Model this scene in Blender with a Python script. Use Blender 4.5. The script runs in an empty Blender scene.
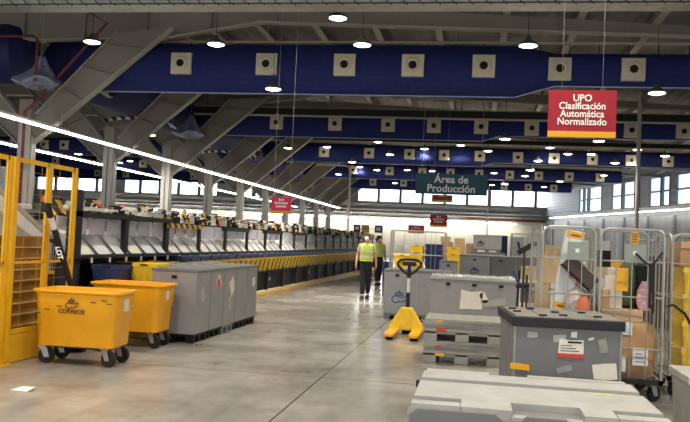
import bpy, bmesh, math, random
from mathutils import Vector, Matrix
random.seed(7)
scene = bpy.context.scene
COL = scene.collection
PI = math.pi

# ------------------------------------------------------------------ materials
def srgb(c):
    return tuple(((v/255)/12.92 if v/255 <= .04045 else ((v/255+.055)/1.055)**2.4) for v in c)

MATS = {}
def mat(name, rgb, rough=.6, metal=0, var=.12, scale=6.0, bump=0, emis=None, estr=0, trans=0, alpha=1, spec=.5, stripes=None):
    if name in MATS: return MATS[name]
    m = bpy.data.materials.new(name); m.use_nodes = True
    nt = m.node_tree; N = nt.nodes; L = nt.links
    b = N['Principled BSDF']
    c = srgb(rgb)
    b.inputs['Roughness'].default_value = rough
    b.inputs['Metallic'].default_value = metal
    b.inputs['Specular IOR Level'].default_value = spec
    tc = N.new('ShaderNodeTexCoord')
    if stripes:
        w = N.new('ShaderNodeTexWave'); w.inputs['Scale'].default_value = stripes[1]
        w.bands_direction = 'DIAGONAL'
        r = N.new('ShaderNodeValToRGB'); r.color_ramp.interpolation = 'CONSTANT'
        r.color_ramp.elements[0].color = (*c, 1); r.color_ramp.elements[1].color = (*srgb(stripes[0]), 1)
        r.color_ramp.elements[1].position = .5
        L.new(tc.outputs['Object'], w.inputs['Vector']); L.new(w.outputs['Fac'], r.inputs['Fac'])
        L.new(r.outputs['Color'], b.inputs['Base Color'])
    else:
        n = N.new('ShaderNodeTexNoise'); n.inputs['Scale'].default_value = scale; n.inputs['Detail'].default_value = 4
        r = N.new('ShaderNodeValToRGB')
        r.color_ramp.elements[0].position = .3; r.color_ramp.elements[1].position = .7
        r.color_ramp.elements[0].color = (*[max(0, v*(1-var)) for v in c], 1)
        r.color_ramp.elements[1].color = (*[min(1, v*(1+var)) for v in c], 1)
        L.new(tc.outputs['Object'], n.inputs['Vector']); L.new(n.outputs['Fac'], r.inputs['Fac'])
        L.new(r.outputs['Color'], b.inputs['Base Color'])
        if bump:
            bp = N.new('ShaderNodeBump'); bp.inputs['Strength'].default_value = bump; bp.inputs['Distance'].default_value = .02
            L.new(n.outputs['Fac'], bp.inputs['Height']); L.new(bp.outputs['Normal'], b.inputs['Normal'])
    if emis:
        b.inputs['Emission Color'].default_value = (*srgb(emis), 1); b.inputs['Emission Strength'].default_value = estr
    if trans: b.inputs['Transmission Weight'].default_value = trans
    if alpha < 1: b.inputs['Alpha'].default_value = alpha
    MATS[name] = m
    return m

def floor_mat():
    m = bpy.data.materials.new('polished_concrete'); m.use_nodes = True
    nt = m.node_tree; N = nt.nodes; L = nt.links; b = N['Principled BSDF']
    tc = N.new('ShaderNodeTexCoord')
    n1 = N.new('ShaderNodeTexNoise'); n1.inputs['Scale'].default_value = .8; n1.inputs['Detail'].default_value = 8; n1.inputs['Roughness'].default_value = .65
    L.new(tc.outputs['Object'], n1.inputs['Vector'])
    r1 = N.new('ShaderNodeValToRGB'); e = r1.color_ramp.elements
    e[0].position = .32; e[0].color = (*srgb((124, 119, 110)), 1); e[1].position = .68; e[1].color = (*srgb((170, 165, 155)), 1)
    L.new(n1.outputs['Fac'], r1.inputs['Fac'])
    mp = N.new('ShaderNodeMapping'); mp.inputs['Scale'].default_value = (3, .5, 1); mp.inputs['Rotation'].default_value = (0, 0, .35)
    L.new(tc.outputs['Object'], mp.inputs['Vector'])
    n2 = N.new('ShaderNodeTexNoise'); n2.inputs['Scale'].default_value = 2.2; n2.inputs['Detail'].default_value = 6
    L.new(mp.outputs['Vector'], n2.inputs['Vector'])
    r2 = N.new('ShaderNodeValToRGB'); e = r2.color_ramp.elements
    e[0].position = .30; e[0].color = (.84, .83, .82, 1); e[1].position = .5; e[1].color = (1, 1, 1, 1)
    L.new(n2.outputs['Fac'], r2.inputs['Fac'])
    mx = N.new('ShaderNodeMixRGB'); mx.blend_type = 'MULTIPLY'; mx.inputs['Fac'].default_value = .8
    L.new(r1.outputs['Color'], mx.inputs[1]); L.new(r2.outputs['Color'], mx.inputs[2])
    # saw-cut joints on a 5.6 m x 5.6 m grid
    sp = N.new('ShaderNodeSeparateXYZ'); L.new(tc.outputs['Object'], sp.inputs['Vector'])
    def joint(out, off, pitch, w):
        a = N.new('ShaderNodeMath'); a.operation = 'ADD'; a.inputs[1].default_value = off; L.new(out, a.inputs[0])
        q = N.new('ShaderNodeMath'); q.operation = 'PINGPONG'; q.inputs[1].default_value = pitch/2; L.new(a.outputs[0], q.inputs[0])
        c = N.new('ShaderNodeMath'); c.operation = 'LESS_THAN'; c.inputs[1].default_value = w; L.new(q.outputs[0], c.inputs[0])
        return c.outputs[0]
    j1 = joint(sp.outputs['X'], 1.6, 5.6, .008); j2 = joint(sp.outputs['Y'], 2.6, 5.6, .010)
    mm = N.new('ShaderNodeMath'); mm.operation = 'MAXIMUM'; L.new(j1, mm.inputs[0]); L.new(j2, mm.inputs[1])
    mx2 = N.new('ShaderNodeMixRGB'); L.new(mm.outputs[0], mx2.inputs['Fac']); L.new(mx.outputs['Color'], mx2.inputs[1])
    mx2.inputs[2].default_value = (*srgb((70, 62, 55)), 1)
    L.new(mx2.outputs['Color'], b.inputs['Base Color'])
    rr = N.new('ShaderNodeMapRange'); rr.inputs['To Min'].default_value = .12; rr.inputs['To Max'].default_value = .32
    L.new(n1.outputs['Fac'], rr.inputs['Value']); L.new(rr.outputs['Result'], b.inputs['Roughness'])
    b.inputs['Specular IOR Level'].default_value = .55
    bp = N.new('ShaderNodeBump'); bp.inputs['Strength'].default_value = .012; bp.inputs['Distance'].default_value = .01
    n3 = N.new('ShaderNodeTexNoise'); n3.inputs['Scale'].default_value = 2.5; n3.inputs['Detail'].default_value = 2
    L.new(tc.outputs['Object'], n3.inputs['Vector']); L.new(n3.outputs['Fac'], bp.inputs['Height']); L.new(bp.outputs['Normal'], b.inputs['Normal'])
    return m

def ribbed_mat(name, rgb, axis, pitch, rough=.6, depth=.03, var=.1, dark=.75):
    m = bpy.data.materials.new(name); m.use_nodes = True
    nt = m.node_tree; N = nt.nodes; L = nt.links; b = N['Principled BSDF']; b.inputs['Roughness'].default_value = rough
    tc = N.new('ShaderNodeTexCoord'); w = N.new('ShaderNodeTexWave'); w.bands_direction = axis
    w.inputs['Scale'].default_value = 2*PI/20/pitch
    L.new(tc.outputs['Object'], w.inputs['Vector'])
    n = N.new('ShaderNodeTexNoise'); n.inputs['Scale'].default_value = .7; n.inputs['Detail'].default_value = 5
    L.new(tc.outputs['Object'], n.inputs['Vector'])
    c = srgb(rgb); r = N.new('ShaderNodeValToRGB')
    r.color_ramp.elements[0].position = .3; r.color_ramp.elements[1].position = .7
    r.color_ramp.elements[0].color = (*[v*(1-var) for v in c], 1); r.color_ramp.elements[1].color = (*[min(1, v*(1+var)) for v in c], 1)
    L.new(n.outputs['Fac'], r.inputs['Fac']); L.new(r.outputs['Color'], b.inputs['Base Color'])
    bp = N.new('ShaderNodeBump'); bp.inputs['Strength'].default_value = .5; bp.inputs['Distance'].default_value = depth
    L.new(w.outputs['Fac'], bp.inputs['Height']); L.new(bp.outputs['Normal'], b.inputs['Normal'])
    return m

def fabric_mat():
    m = bpy.data.materials.new('blue_duct_fabric'); m.use_nodes = True
    nt = m.node_tree; N = nt.nodes; L = nt.links; b = N['Principled BSDF']; b.inputs['Roughness'].default_value = .9; b.inputs['Specular IOR Level'].default_value = .12
    tc = N.new('ShaderNodeTexCoord'); br = N.new('ShaderNodeTexBrick'); br.offset = 0
    br.inputs['Scale'].default_value = 1; br.inputs['Brick Width'].default_value = .28; br.inputs['Row Height'].default_value = .14
    br.inputs['Mortar Size'].default_value = .006
    br.inputs['Color1'].default_value = (*srgb((42, 50, 102)), 1); br.inputs['Color2'].default_value = (*srgb((39, 47, 97)), 1)
    br.inputs['Mortar'].default_value = (*srgb((47, 55, 110)), 1)
    mp = N.new('ShaderNodeMapping'); mp.inputs['Rotation'].default_value = (PI/2, 0, 0)
    L.new(tc.outputs['Object'], mp.inputs['Vector']); L.new(mp.outputs['Vector'], br.inputs['Vector'])
    L.new(br.outputs['Color'], b.inputs['Base Color'])
    n = N.new('ShaderNodeTexNoise'); n.inputs['Scale'].default_value = 1.6; n.inputs['Detail'].default_value = 4
    L.new(tc.outputs['Object'], n.inputs['Vector'])
    bp = N.new('ShaderNodeBump'); bp.inputs['Strength'].default_value = .4; bp.inputs['Distance'].default_value = .08
    L.new(n.outputs['Fac'], bp.inputs['Height']); L.new(bp.outputs['Normal'], b.inputs['Normal'])
    return m

M_FLOOR = floor_mat()
M_ROOF = ribbed_mat('roof_sheet', (118, 112, 104), 'X', .33, .7, .05, .25)
M_WALLUP = ribbed_mat('upper_wall_cladding', (138, 142, 148), 'Z', .3, .6, .03)
M_WALLLO = mat('cream_wall', (224, 220, 206), .8, var=.04, scale=.4)
M_PANELWALL = ribbed_mat('right_wall_cladding', (168, 170, 172), 'Y', .9, .6, .03)
M_FABRIC = fabric_mat()
M_DARKFAB = mat('dark_blue_trunk_fabric', (30, 36, 92), .6, var=.2, scale=2, bump=.3)
M_STEEL = mat('painted_grey_steel', (138, 131, 120), .75, 0, .08, 1.2)
M_STEELL = mat('light_steel_flange', (172, 166, 154), .7, 0, .08, 1.5)
M_COLUMN = mat('pale_column_paint', (196, 192, 184), .7, 0, .05, 2)
M_GALV = mat('galvanised_steel', (176, 174, 168), .4, .6, .15, 5)
M_GALVM = mat('zinc_tube', (172, 172, 164), .38, .45, .12, 9)
M_VENT = mat('vent_plate_beige', (205, 196, 172), .5, var=.05)
M_BLACK = mat('black_plastic', (16, 16, 17), .6, var=.3, spec=.3)
M_BLKMET = mat('black_powder_coat', (24, 24, 26), .6, 0, .2, 8)
M_RUB = mat('black_rubber', (28, 27, 27), .8, var=.2)
M_LAMP = mat('lamp_glow', (255, 250, 238), .5, emis=(255, 246, 226), estr=9)
M_TUBE2 = mat('wall_tube_glow', (255, 255, 255), .5, emis=(255, 250, 238), estr=34)
M_TUBE = mat('led_tube_glow', (255, 255, 255), .5, emis=(255, 253, 245), estr=11)
M_LAMPB = mat('lamp_housing', (88, 86, 82), .5, .2, .08)
M_GLASS = mat('daylit_glass', (235, 242, 250), .1, emis=(240, 246, 255), estr=3)
M_GLASSB = mat('bluish_daylit_glass', (200, 220, 240), .1, emis=(196, 216, 238), estr=1.3)
M_WFRAME = mat('window_frame_grey', (96, 102, 112), .5)
M_YEL = mat('yellow_fence_paint', (232, 176, 24), .4, var=.08)
M_CART = mat('orange_yellow_plastic', (246, 174, 20), .42, var=.06, scale=4, bump=.05)
M_TRAYY = mat('yellow_tray_plastic', (248, 206, 48), .5, var=.12, scale=9)
M_TRAYB = mat('navy_tray_plastic', (34, 48, 96), .5, var=.2, scale=9)
M_GREYP = mat('grey_box_plastic', (148, 147, 145), .5, var=.08, scale=3, bump=.05)
M_GREYD = mat('dark_grey_box_plastic', (114, 114, 112), .5, var=.1, scale=3)
M_GREYL = mat('light_scuffed_grey', (172, 170, 163), .42, var=.12, scale=5, bump=.15)
M_GREYW = mat('weathered_grey_plastic', (150, 148, 138), .55, var=.14, scale=7, bump=.1)
M_HAZ = mat('hazard_stripes', (22, 20, 18), .5, stripes=((228, 172, 50), 2.2))
M_RED = mat('red_sign_panel', (164, 14, 36), .45, var=.03)
M_REDP = mat('pink_red_sign_panel', (232, 36, 84), .45, var=.03)
M_ORG = mat('orange_yellow_band', (242, 176, 30), .5, var=.03)
M_TEAL = mat('teal_sign_panel', (18, 84, 100), .5, var=.04)
M_WHITE = mat('white_lettering', (246, 244, 238), .5, var=.02)
M_WHT = mat('white_paint', (226, 226, 222), .5, var=.05)
M_PAPER = mat('cream_paper', (228, 222, 206), .8, var=.05)
M_REDL = mat('red_label', (208, 62, 48), .6, var=.05)
M_CARD = mat('brown_cardboard', (178, 140, 96), .85, var=.12, scale=5, bump=.1)
M_CARDL = mat('light_cardboard', (194, 166, 126), .85, var=.1, scale=5, bump=.1)
M_TAN = mat('tan_ribbed_metal', (150, 108, 38), .6, var=.1, scale=2)
M_ACRYL = mat('hazy_acrylic', (226, 224, 232), .35, alpha=.55, var=.04)
M_PLATE = mat('pale_chute_plate', (200, 198, 194), .35, .25, .08, 4)
M_CREAM = mat('cream_yellow_plinth', (218, 200, 150), .6, var=.08)
M_REDPIPE = mat('red_sprinkler_pipe', (112, 44, 42), .45, var=.06)
M_SILVER = mat('crumpled_silver_foil', (160, 168, 196), .45, .3, .4, 9, .6)
M_ORBE = mat('orange_beacon', (228, 110, 40), .4, var=.05)
M_BLUEINK = mat('blue_ink', (30, 62, 120), .6, var=.03)
M_BLKINK = mat('black_ink', (48, 40, 30), .6, var=.03)
M_SIGNPL = mat('grey_green_plate', (142, 150, 140), .5, var=.05)
M_SKIN = mat('skin', (204, 152, 128), .6, var=.05)
M_VEST = mat('high_visibility_yellow', (206, 226, 60), .7, var=.06, emis=None)
M_REFL = mat('reflective_band', (214, 216, 210), .35, .2, .04)
M_TROU = mat('dark_trousers', (30, 29, 34), .85, var=.15)
M_HAIR = mat('dark_brown_hair', (62, 42, 30), .8, var=.2)
M_SHIRT = mat('pale_yellow_shirt', (216, 206, 150), .8, var=.06)
M_WOODF = mat('plywood', (172, 142, 100), .7, var=.12)
M_PINK = mat('patterned_pink_wrap', (216, 170, 170), .7, var=.35, scale=25)
M_GREENB = mat('dull_green_fabric', (84, 96, 62), .8, var=.3, scale=9)
M_DBROWN = mat('dark_brown_case', (74, 60, 50), .5, var=.2)
M_BUBBLE = mat('bubble_wrap', (196, 184, 172), .35, var=.25, scale=20, bump=.5)
M_LIDB = mat('brownish_lid_board', (128, 122, 112), .6, var=.12, scale=8)
M_MUST = mat('mustard_notice', (196, 150, 62), .6, var=.1)
M_ORANGE = mat('orange_sack', (214, 116, 76), .7, var=.1)
M_FLEX = mat('striped_flex_duct', (226, 226, 222), .5, stripes=((30, 32, 60), 1.6))
M_CLEAR = mat('clear_stretch_film', (225, 228, 228), .15, alpha=.25, var=.2, scale=12, bump=.5)

# ------------------------------------------------------------------ mesh builder
class MB:
    def __init__(s): s.v = []; s.f = []; s.mi = []; s.ms = []; s.at = []
    def _m(s, m):
        if m not in s.ms: s.ms.append(m)
        return s.ms.index(m)
    def add(s, vs, fs, m):
        s.at.append((len(s.v), len(vs), len(s.f), len(fs), m)); o = len(s.v); s.v += [tuple(v) for v in vs]; k = s._m(m)
        for f in fs: s.f.append([i+o for i in f]); s.mi.append(k)
        return s
    def box(s, x0, x1, y0, y1, z0, z1, m, M=None):
        vs = [Vector(p) for p in ((x0,y0,z0),(x1,y0,z0),(x1,y1,z0),(x0,y1,z0),(x0,y0,z1),(x1,y0,z1),(x1,y1,z1),(x0,y1,z1))]
        if M: vs = [M @ v for v in vs]
        return s.add(vs, [(3,2,1,0),(4,5,6,7),(0,1,5,4),(1,2,6,5),(2,3,7,6),(3,0,4,7)], m)
    def taper(s, x0, x1, y0, y1, z0, z1, d, m, M=None):      # box whose bottom is inset by d
        vs = [Vector(p) for p in ((x0+d,y0+d,z0),(x1-d,y0+d,z0),(x1-d,y1-d,z0),(x0+d,y1-d,z0),(x0,y0,z1),(x1,y0,z1),(x1,y1,z1),(x0,y1,z1))]
        if M: vs = [M @ v for v in vs]
        return s.add(vs, [(3,2,1,0),(4,5,6,7),(0,1,5,4),(1,2,6,5),(2,3,7,6),(3,0,4,7)], m)
    def cyl(s, p0, p1, r, m, n=12, r2=None, caps=True):
        p0 = Vector(p0); p1 = Vector(p1); r2 = r if r2 is None else r2
        d = (p1-p0).normalized(); a = d.orthogonal().normalized(); b = d.cross(a)
        vs = []
        for p, q in ((p0, r), (p1, r2)):
            for i in range(n):
                t = 2*PI*i/n; vs.append(p + a*math.cos(t)*q + b*math.sin(t)*q)
        fs = [(i, (i+1) % n, n+(i+1) % n, n+i) for i in range(n)]
        if caps: fs += [tuple(range(n-1, -1, -1)), tuple(range(n, 2*n))]
        return s.add(vs, fs, m)
    def tube(s, pts, r, m, n=8, closed=False):
        pts = [Vector(p) for p in pts]; K = len(pts); vs = []; a = None
        for i, p in enumerate(pts):
            q0 = pts[i-1] if (i > 0 or closed) else p; q1 = pts[(i+1) % K] if (i < K-1 or closed) else p
            d = (q1-q0).normalized()
            a = d.orthogonal().normalized() if a is None else (a - d*a.dot(d)).normalized()
            b = d.cross(a)
            for j in range(n):
                t = 2*PI*j/n; vs.append(p + a*math.cos(t)*r + b*math.sin(t)*r)
        fs = []
        for i in range(K if closed else K-1):
            k = (i+1) % K
            for j in range(n): fs.append((i*n+j, i*n+(j+1) % n, k*n+(j+1) % n, k*n+j))
        if not closed: fs += [tuple(range(n-1, -1, -1)), tuple(range((K-1)*n, K*n))]
        return s.add(vs, fs, m)
    def lathe(s, prof, m, c=(0,0,0), n=20, axis='Z', M=None):
        vs = []
        for r, h in prof:
            for j in range(n):
                t = 2*PI*j/n; x, y = r*math.cos(t), r*math.sin(t)
                v = Vector((x, y, h)) if axis == 'Z' else (Vector((x, h, y)) if axis == 'Y' else Vector((h, x, y)))
                v = v + Vector(c)
                vs.append(M @ v if M else v)
        fs = []
        for i in range(len(prof)-1):
            for j in range(n): fs.append((i*n+j, i*n+(j+1) % n, (i+1)*n+(j+1) % n, (i+1)*n+j))
        fs += [tuple(range(n-1, -1, -1)), tuple(range((len(prof)-1)*n, len(prof)*n))]
        return s.add(vs, fs, m)
    def prism(s, poly, fn, d0, d1, m):                        # poly 2D; fn(u, v, d) -> xyz
        n = len(poly); vs = [fn(u, v, d0) for u, v in poly] + [fn(u, v, d1) for u, v in poly]
        fs = [tuple(range(n-1, -1, -1)), tuple(range(n, 2*n))] + [(i, (i+1) % n, n+(i+1) % n, n+i) for i in range(n)]
        return s.add(vs, fs, m)
    def each(s, name, parent, **k):                           # every added shape becomes a part of its own
        for v0, nv, f0, nf, m in s.at:
            q = MB(); q.add(s.v[v0:v0+nv], [[i-v0 for i in f] for f in s.f[f0:f0+nf]], m); q.build(name, parent, **k)
    def build(s, name, parent=None, bevel=0, smooth=False, loc=None, rot=None, seg=2):
        me = bpy.data.meshes.new(name); me.from_pydata(s.v, [], s.f)
        for m in s.ms: me.materials.append(m)
        for p, k in zip(me.polygons, s.mi): p.material_index = k
        bm = bmesh.new(); bm.from_mesh(me); bmesh.ops.recalc_face_normals(bm, faces=bm.faces)
        if bevel:
            es = [e for e in bm.edges if len(e.link_faces) == 2 and e.calc_face_angle(0) > .6]
            bmesh.ops.bevel(bm, geom=es, offset=bevel, segments=seg, profile=.6, affect='EDGES', clamp_overlap=True)
        bm.to_mesh(me); bm.free()
        if smooth:
            for p in me.polygons: p.use_smooth = True
            try: me.set_sharp_from_angle(angle=math.radians(40))
            except Exception: pass
        o = bpy.data.objects.new(name, me); COL.objects.link(o)
        if parent: o.parent = parent
        if loc: o.location = loc
        if rot: o.rotation_euler = rot
        return o

def tag(o, label=None, cat=None, group=None, kind=None):
    if label: o['label'] = label
    if cat: o['category'] = cat
    if group: o['group'] = group
    if kind: o['kind'] = kind
    return o
def thing(name, label, cat, loc=(0,0,0), rz=0, group=None, rx=0, ry=0):
    o = bpy.data.objects.new(name, None); COL.objects.link(o)
    o.location = loc; o.rotation_euler = (rx, ry, rz); o.empty_display_size = .1
    return tag(o, label, cat, group)
def struct(mb, name, **k): return tag(mb.build(name, **k), kind='structure')
def kids(o): return [c for c in bpy.data.objects if c.parent == o]
def dup(root, loc=None, rz=None, label=None, group=None):
    def cp(o, par):
        c = o.copy(); COL.objects.link(c); c.parent = par
        for ch in KID.get(o.name, []): cp(ch, c)
        return c
    KID = {}
    for o in bpy.data.objects:
        if o.parent: KID.setdefault(o.parent.name, []).append(o)
    c = cp(root, None)
    if loc is not None: c.location = loc
    if rz is not None: c.rotation_euler = (root.rotation_euler[0], root.rotation_euler[1], rz)
    if label: c['label'] = label
    if group: c['group'] = group
    return c
def text(name, body, size, m, parent, loc, rot=(PI/2, 0, 0), bold=.0, align='CENTER', depth=.004, label=None, sx=1):
    cu = bpy.data.curves.new(name, 'FONT'); cu.body = body; cu.size = size; cu.align_x = align; cu.align_y = 'CENTER'
    cu.extrude = depth; cu.offset = bold; cu.space_line = .86; cu.resolution_u = 3
    t = bpy.data.objects.new('tmp', cu); COL.objects.link(t)
    dg = bpy.context.evaluated_depsgraph_get(); dg.update()
    me = bpy.data.meshes.new_from_object(t.evaluated_get(dg)); bpy.data.objects.remove(t)
    me.materials.clear(); me.materials.append(m)
    o = bpy.data.objects.new(name, me); COL.objects.link(o); o.parent = parent; o.location = loc; o.rotation_euler = rot; o.scale = (sx, 1, 1)
    return o
ORD = ['first','second','third','fourth','fifth','sixth','seventh','eighth','ninth','tenth','eleventh','twelfth','thirteenth','fourteenth','fifteenth','sixteenth','seventeenth','eighteenth','nineteenth']
TENS = {2:('twenty','twentieth'),3:('thirty','thirtieth'),4:('forty','fortieth'),5:('fifty','fiftieth'),6:('sixty','sixtieth'),7:('seventy','seventieth'),8:('eighty','eightieth'),9:('ninety','ninetieth')}
def nth(i):                                                   # 0-based
    k = i+1
    if k < 20: return ORD[k-1]
    return TENS[k//10][1] if k % 10 == 0 else TENS[k//10][0]+'-'+ORD[k % 10-1]
def lerp(a, b, t): return a+(b-a)*t

# ------------------------------------------------------------------ the hall
def roof_z(X): return 8.75 if X < -6.5 else 8.75-.062*(X+6.5)
def wall_x(Y): return 7+.267*(84.5-Y)
FRONT = -4.0
mb = MB(); mb.box(-50, 30, FRONT, 86, -.2, 0, M_FLOOR); struct(mb, 'floor')
mb = MB()
prof = [(-50.2, roof_z(-50)), (-6.5, roof_z(-6.5)), (30, roof_z(30))]
poly = prof + [(x, z+.15) for x, z in reversed(prof)]
mb.prism(poly, lambda u, v, d: (u, d, v), FRONT, 86, M_ROOF); struct(mb, 'ceiling')
mb = MB(); mb.box(-50.3, -50, FRONT, 86, 0, 8.8, M_WALLUP); struct(mb, 'wall_left')
# back wall with window openings
WIN_SP = [(-12.75, 7.72, 2.33)]
PX = [(-53.5,-50.2)]
wins = []
x = -12.75
while x < 7.3: wins.append((x+.08, min(x+2.25, 7.72))); x += 2.33
for a, b in [(-49.8,-47.6),(-47.4,-45.3),(-44.8,-42.6),(-42.4,-40.2),(-39.2,-37.4),(-37.2,-35.1),(-34.9,-32.9),(-32.7,-30.5),(-30.3,-28.3),(-25.9,-24.3),(-24.0,-22.1)]: wins.append((a, b))
wins.sort()
ZB, ZT = 5.72, 7.5
mb = MB()
mb.box(-50.2, 7.9, 84.5, 84.8, 0, 4.15, M_WALLLO)
mb.box(-50.2, 7.9, 84.5, 84.8, 4.15, ZB, M_WALLUP)
mb.box(-50.2, 7.9, 84.5, 84.8, ZT, 8.9, M_WALLUP)
px = -50.2
for a, b in wins:
    if a > px: mb.box(px, a, 84.5, 84.8, ZB, ZT, M_WALLUP)
    px = b
mb.box(px, 7.9, 84.5, 84.8, ZB, ZT, M_WALLUP)
struct(mb, 'wall_back')
wn = 0
for a, b in wins:
    wn += 1
    f = MB(); t = .07
    f.box(a, b, 84.42, 84.7, ZB, ZB+t, M_WFRAME).box(a, b, 84.42, 84.7, ZT-t, ZT, M_WFRAME)
    f.box(a, a+t, 84.42, 84.7, ZB, ZT, M_WFRAME).box(b-t, b, 84.42, 84.7, ZB, ZT, M_WFRAME)
    o = struct(f, 'window_%d' % wn)
    g = MB(); g.box(a+t, b-t, 84.6, 84.63, ZB+t, ZT-t, M_GLASS); g.build('window_pane', o)
# right wall (oblique), solid pieces around tall windows
ang = math.atan2(.267, 1)
S0 = 70
def rw(s, n, z):                                              # s along wall from back corner, n towards outside
    dx, dy = math.sin(ang), -math.cos(ang)
    return (7+dx*s + math.cos(ang)*n, 84.5+dy*s + math.sin(ang)*n, z)
def rbox(mb, s0, s1, n0, n1, z0, z1, m):
    vs = [rw(s0,n0,z0), rw(s1,n0,z0), rw(s1,n1,z0), rw(s0,n1,z0), rw(s0,n0,z1), rw(s1,n0,z1), rw(s1,n1,z1), rw(s0,n1,z1)]
    return mb.add(vs, [(3,2,1,0),(4,5,6,7),(0,1,5,4),(1,2,6,5),(2,3,7,6),(3,0,4,7)], m)
rwins = [(8.6,9.6),(9.8,10.6),(10.9,13.6),(15.6,17.5),(17.8,19.8),(20.0,20.6),(22.2,24.0),(24.2,25.3),(26.2,28.4),(33,35),(36,39)]
mb = MB()
rbox(mb, 0, 92, 0, .3, 0, 4.3, M_PANELWALL); rbox(mb, 0, 92, 0, .3, 4.3, 5.0, M_WALLUP); rbox(mb, 0, 92, 0, .3, 7.2, 8.6, M_WALLUP)
px = 0
for a, b in rwins:
    rbox(mb, px, a, 0, .3, 5.0, 7.2, M_WALLUP); px = b
rbox(mb, px, 92, 0, .3, 5.0, 7.2, M_WALLUP)
struct(mb, 'wall_right')
for a, b in rwins:
    wn += 1
    f = MB()
    rbox(f, a, b, -.05, .2, 5.0, 5.08, M_WFRAME); rbox(f, a, b, -.05, .2, 7.12, 7.2, M_WFRAME); rbox(f, a, b, -.05, .2, 6.05, 6.17, M_WFRAME)
    rbox(f, a, a+.08, -.05, .2, 5.0, 7.2, M_WFRAME); rbox(f, b-.08, b, -.05, .2, 5.0, 7.2, M_WFRAME)
    o = struct(f, 'window_%d' % wn)
    g = MB(); rbox(g, a+.08, b-.08, .1, .13, 5.08, 7.12, M_GLASSB); g.build('window_pane', o)
# trims: pilasters on the right wall, ledge on the back wall
mb = MB()
for s in range(2, 60, 4): rbox(mb, s, s+.25, -.12, 0, 0, 4.3, M_WALLUP)
rbox(mb, 0, 92, -.15, 0, 4.9, 5.0, M_STEELL)
struct(mb, 'trim_1')
mb = MB(); mb.box(-50, 7.9, 84.3, 84.5, 5.55, 5.7, M_STEEL).box(-50, 7.9, 84.2, 84.5, 4.12, 4.2, M_STEELL)
struct(mb, 'trim_2')
# purlins under the roof (structure)
for i, X in enumerate([-26,-24.8,-23.6,-22.4,-21.2,-20,-18.8,-17.6,-16.4,-15.2,-14,-12.8,-11.6,-10.4,-9.2,-7.4,-5.4,-3.4,-1.4,.6,2.6,4.6,6.6,8.6,10.6,12.6]):
    mb = MB(); z = roof_z(X); y1 = 83 if X < 7 else 60
    mb.box(X-.04, X+.04, 8, y1, z-.3, z+.04, M_STEEL); mb.box(X-.1, X+.1, 8, y1, z-.32, z-.29, M_STEELL)
    struct(mb, 'trim_%d' % (i+3))

# ---- rafters
def rafter(Y, label):
    t = thing('roof_rafter', label, 'roof beam', (0, Y, 0))
    pts = [(-50, 7.95), (-30, 7.6), (-17.5, 7.5), (-13.5, 7.25), (-9.5, 7.3), (-6.5, 7.81), (14, 7.14-.0)]
    top = [(x, roof_z(x)-.33) for x, z in pts]
    top[-1] = (14, max(roof_z(14)-.33, 7.17))
    w = MB(); w.prism(pts + list(reversed(top)), lambda u, v, d: (u, d, v), -.02, .02, M_STEEL)
    for X in range(-30, 14, 2):
        zl = [lerp(pts[i][1], pts[i+1][1], (X-pts[i][0])/(pts[i+1][0]-pts[i][0])) for i in range(len(pts)-1) if pts[i][0] <= X <= pts[i+1][0]][0]
        zt = roof_z(X)-.33
        if zt-zl > .1: w.box(X-.02, X+.02, -.12, .12, zl, zt, M_STEEL)
    w.build('web', t)
    f = MB()
    for a, b in zip(pts[:-1], pts[1:]):
        f.add([(a[0],-.15,a[1]-.04),(b[0],-.15,b[1]-.04),(b[0],.15,b[1]-.04),(a[0],.15,a[1]-.04),(a[0],-.15,a[1]),(b[0],-.15,b[1]),(b[0],.15,b[1]),(a[0],.15,a[1])],
              [(3,2,1,0),(4,5,6,7),(0,1,5,4),(1,2,6,5),(2,3,7,6),(3,0,4,7)], M_STEELL)
    f.build('bottom_flange', t)
    br = MB()                                                # fly braces to the purlins
    for X in (-9.2,-5.4,-1.4,2.6,6.6,10.6):
        zl = 7.81-.033*(X+6.5)
        br.cyl((X, .02, zl+.05), (X+.25, 1.3, roof_z(X)-.33), .04, M_STEELL, 6)
    br.each('fly_brace', t)
    return t
for k in range(11):
    rafter(22.6+5.6*k-.0, 'deep grey steel roof rafter, %s from the front of the hall' % nth(k))

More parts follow.
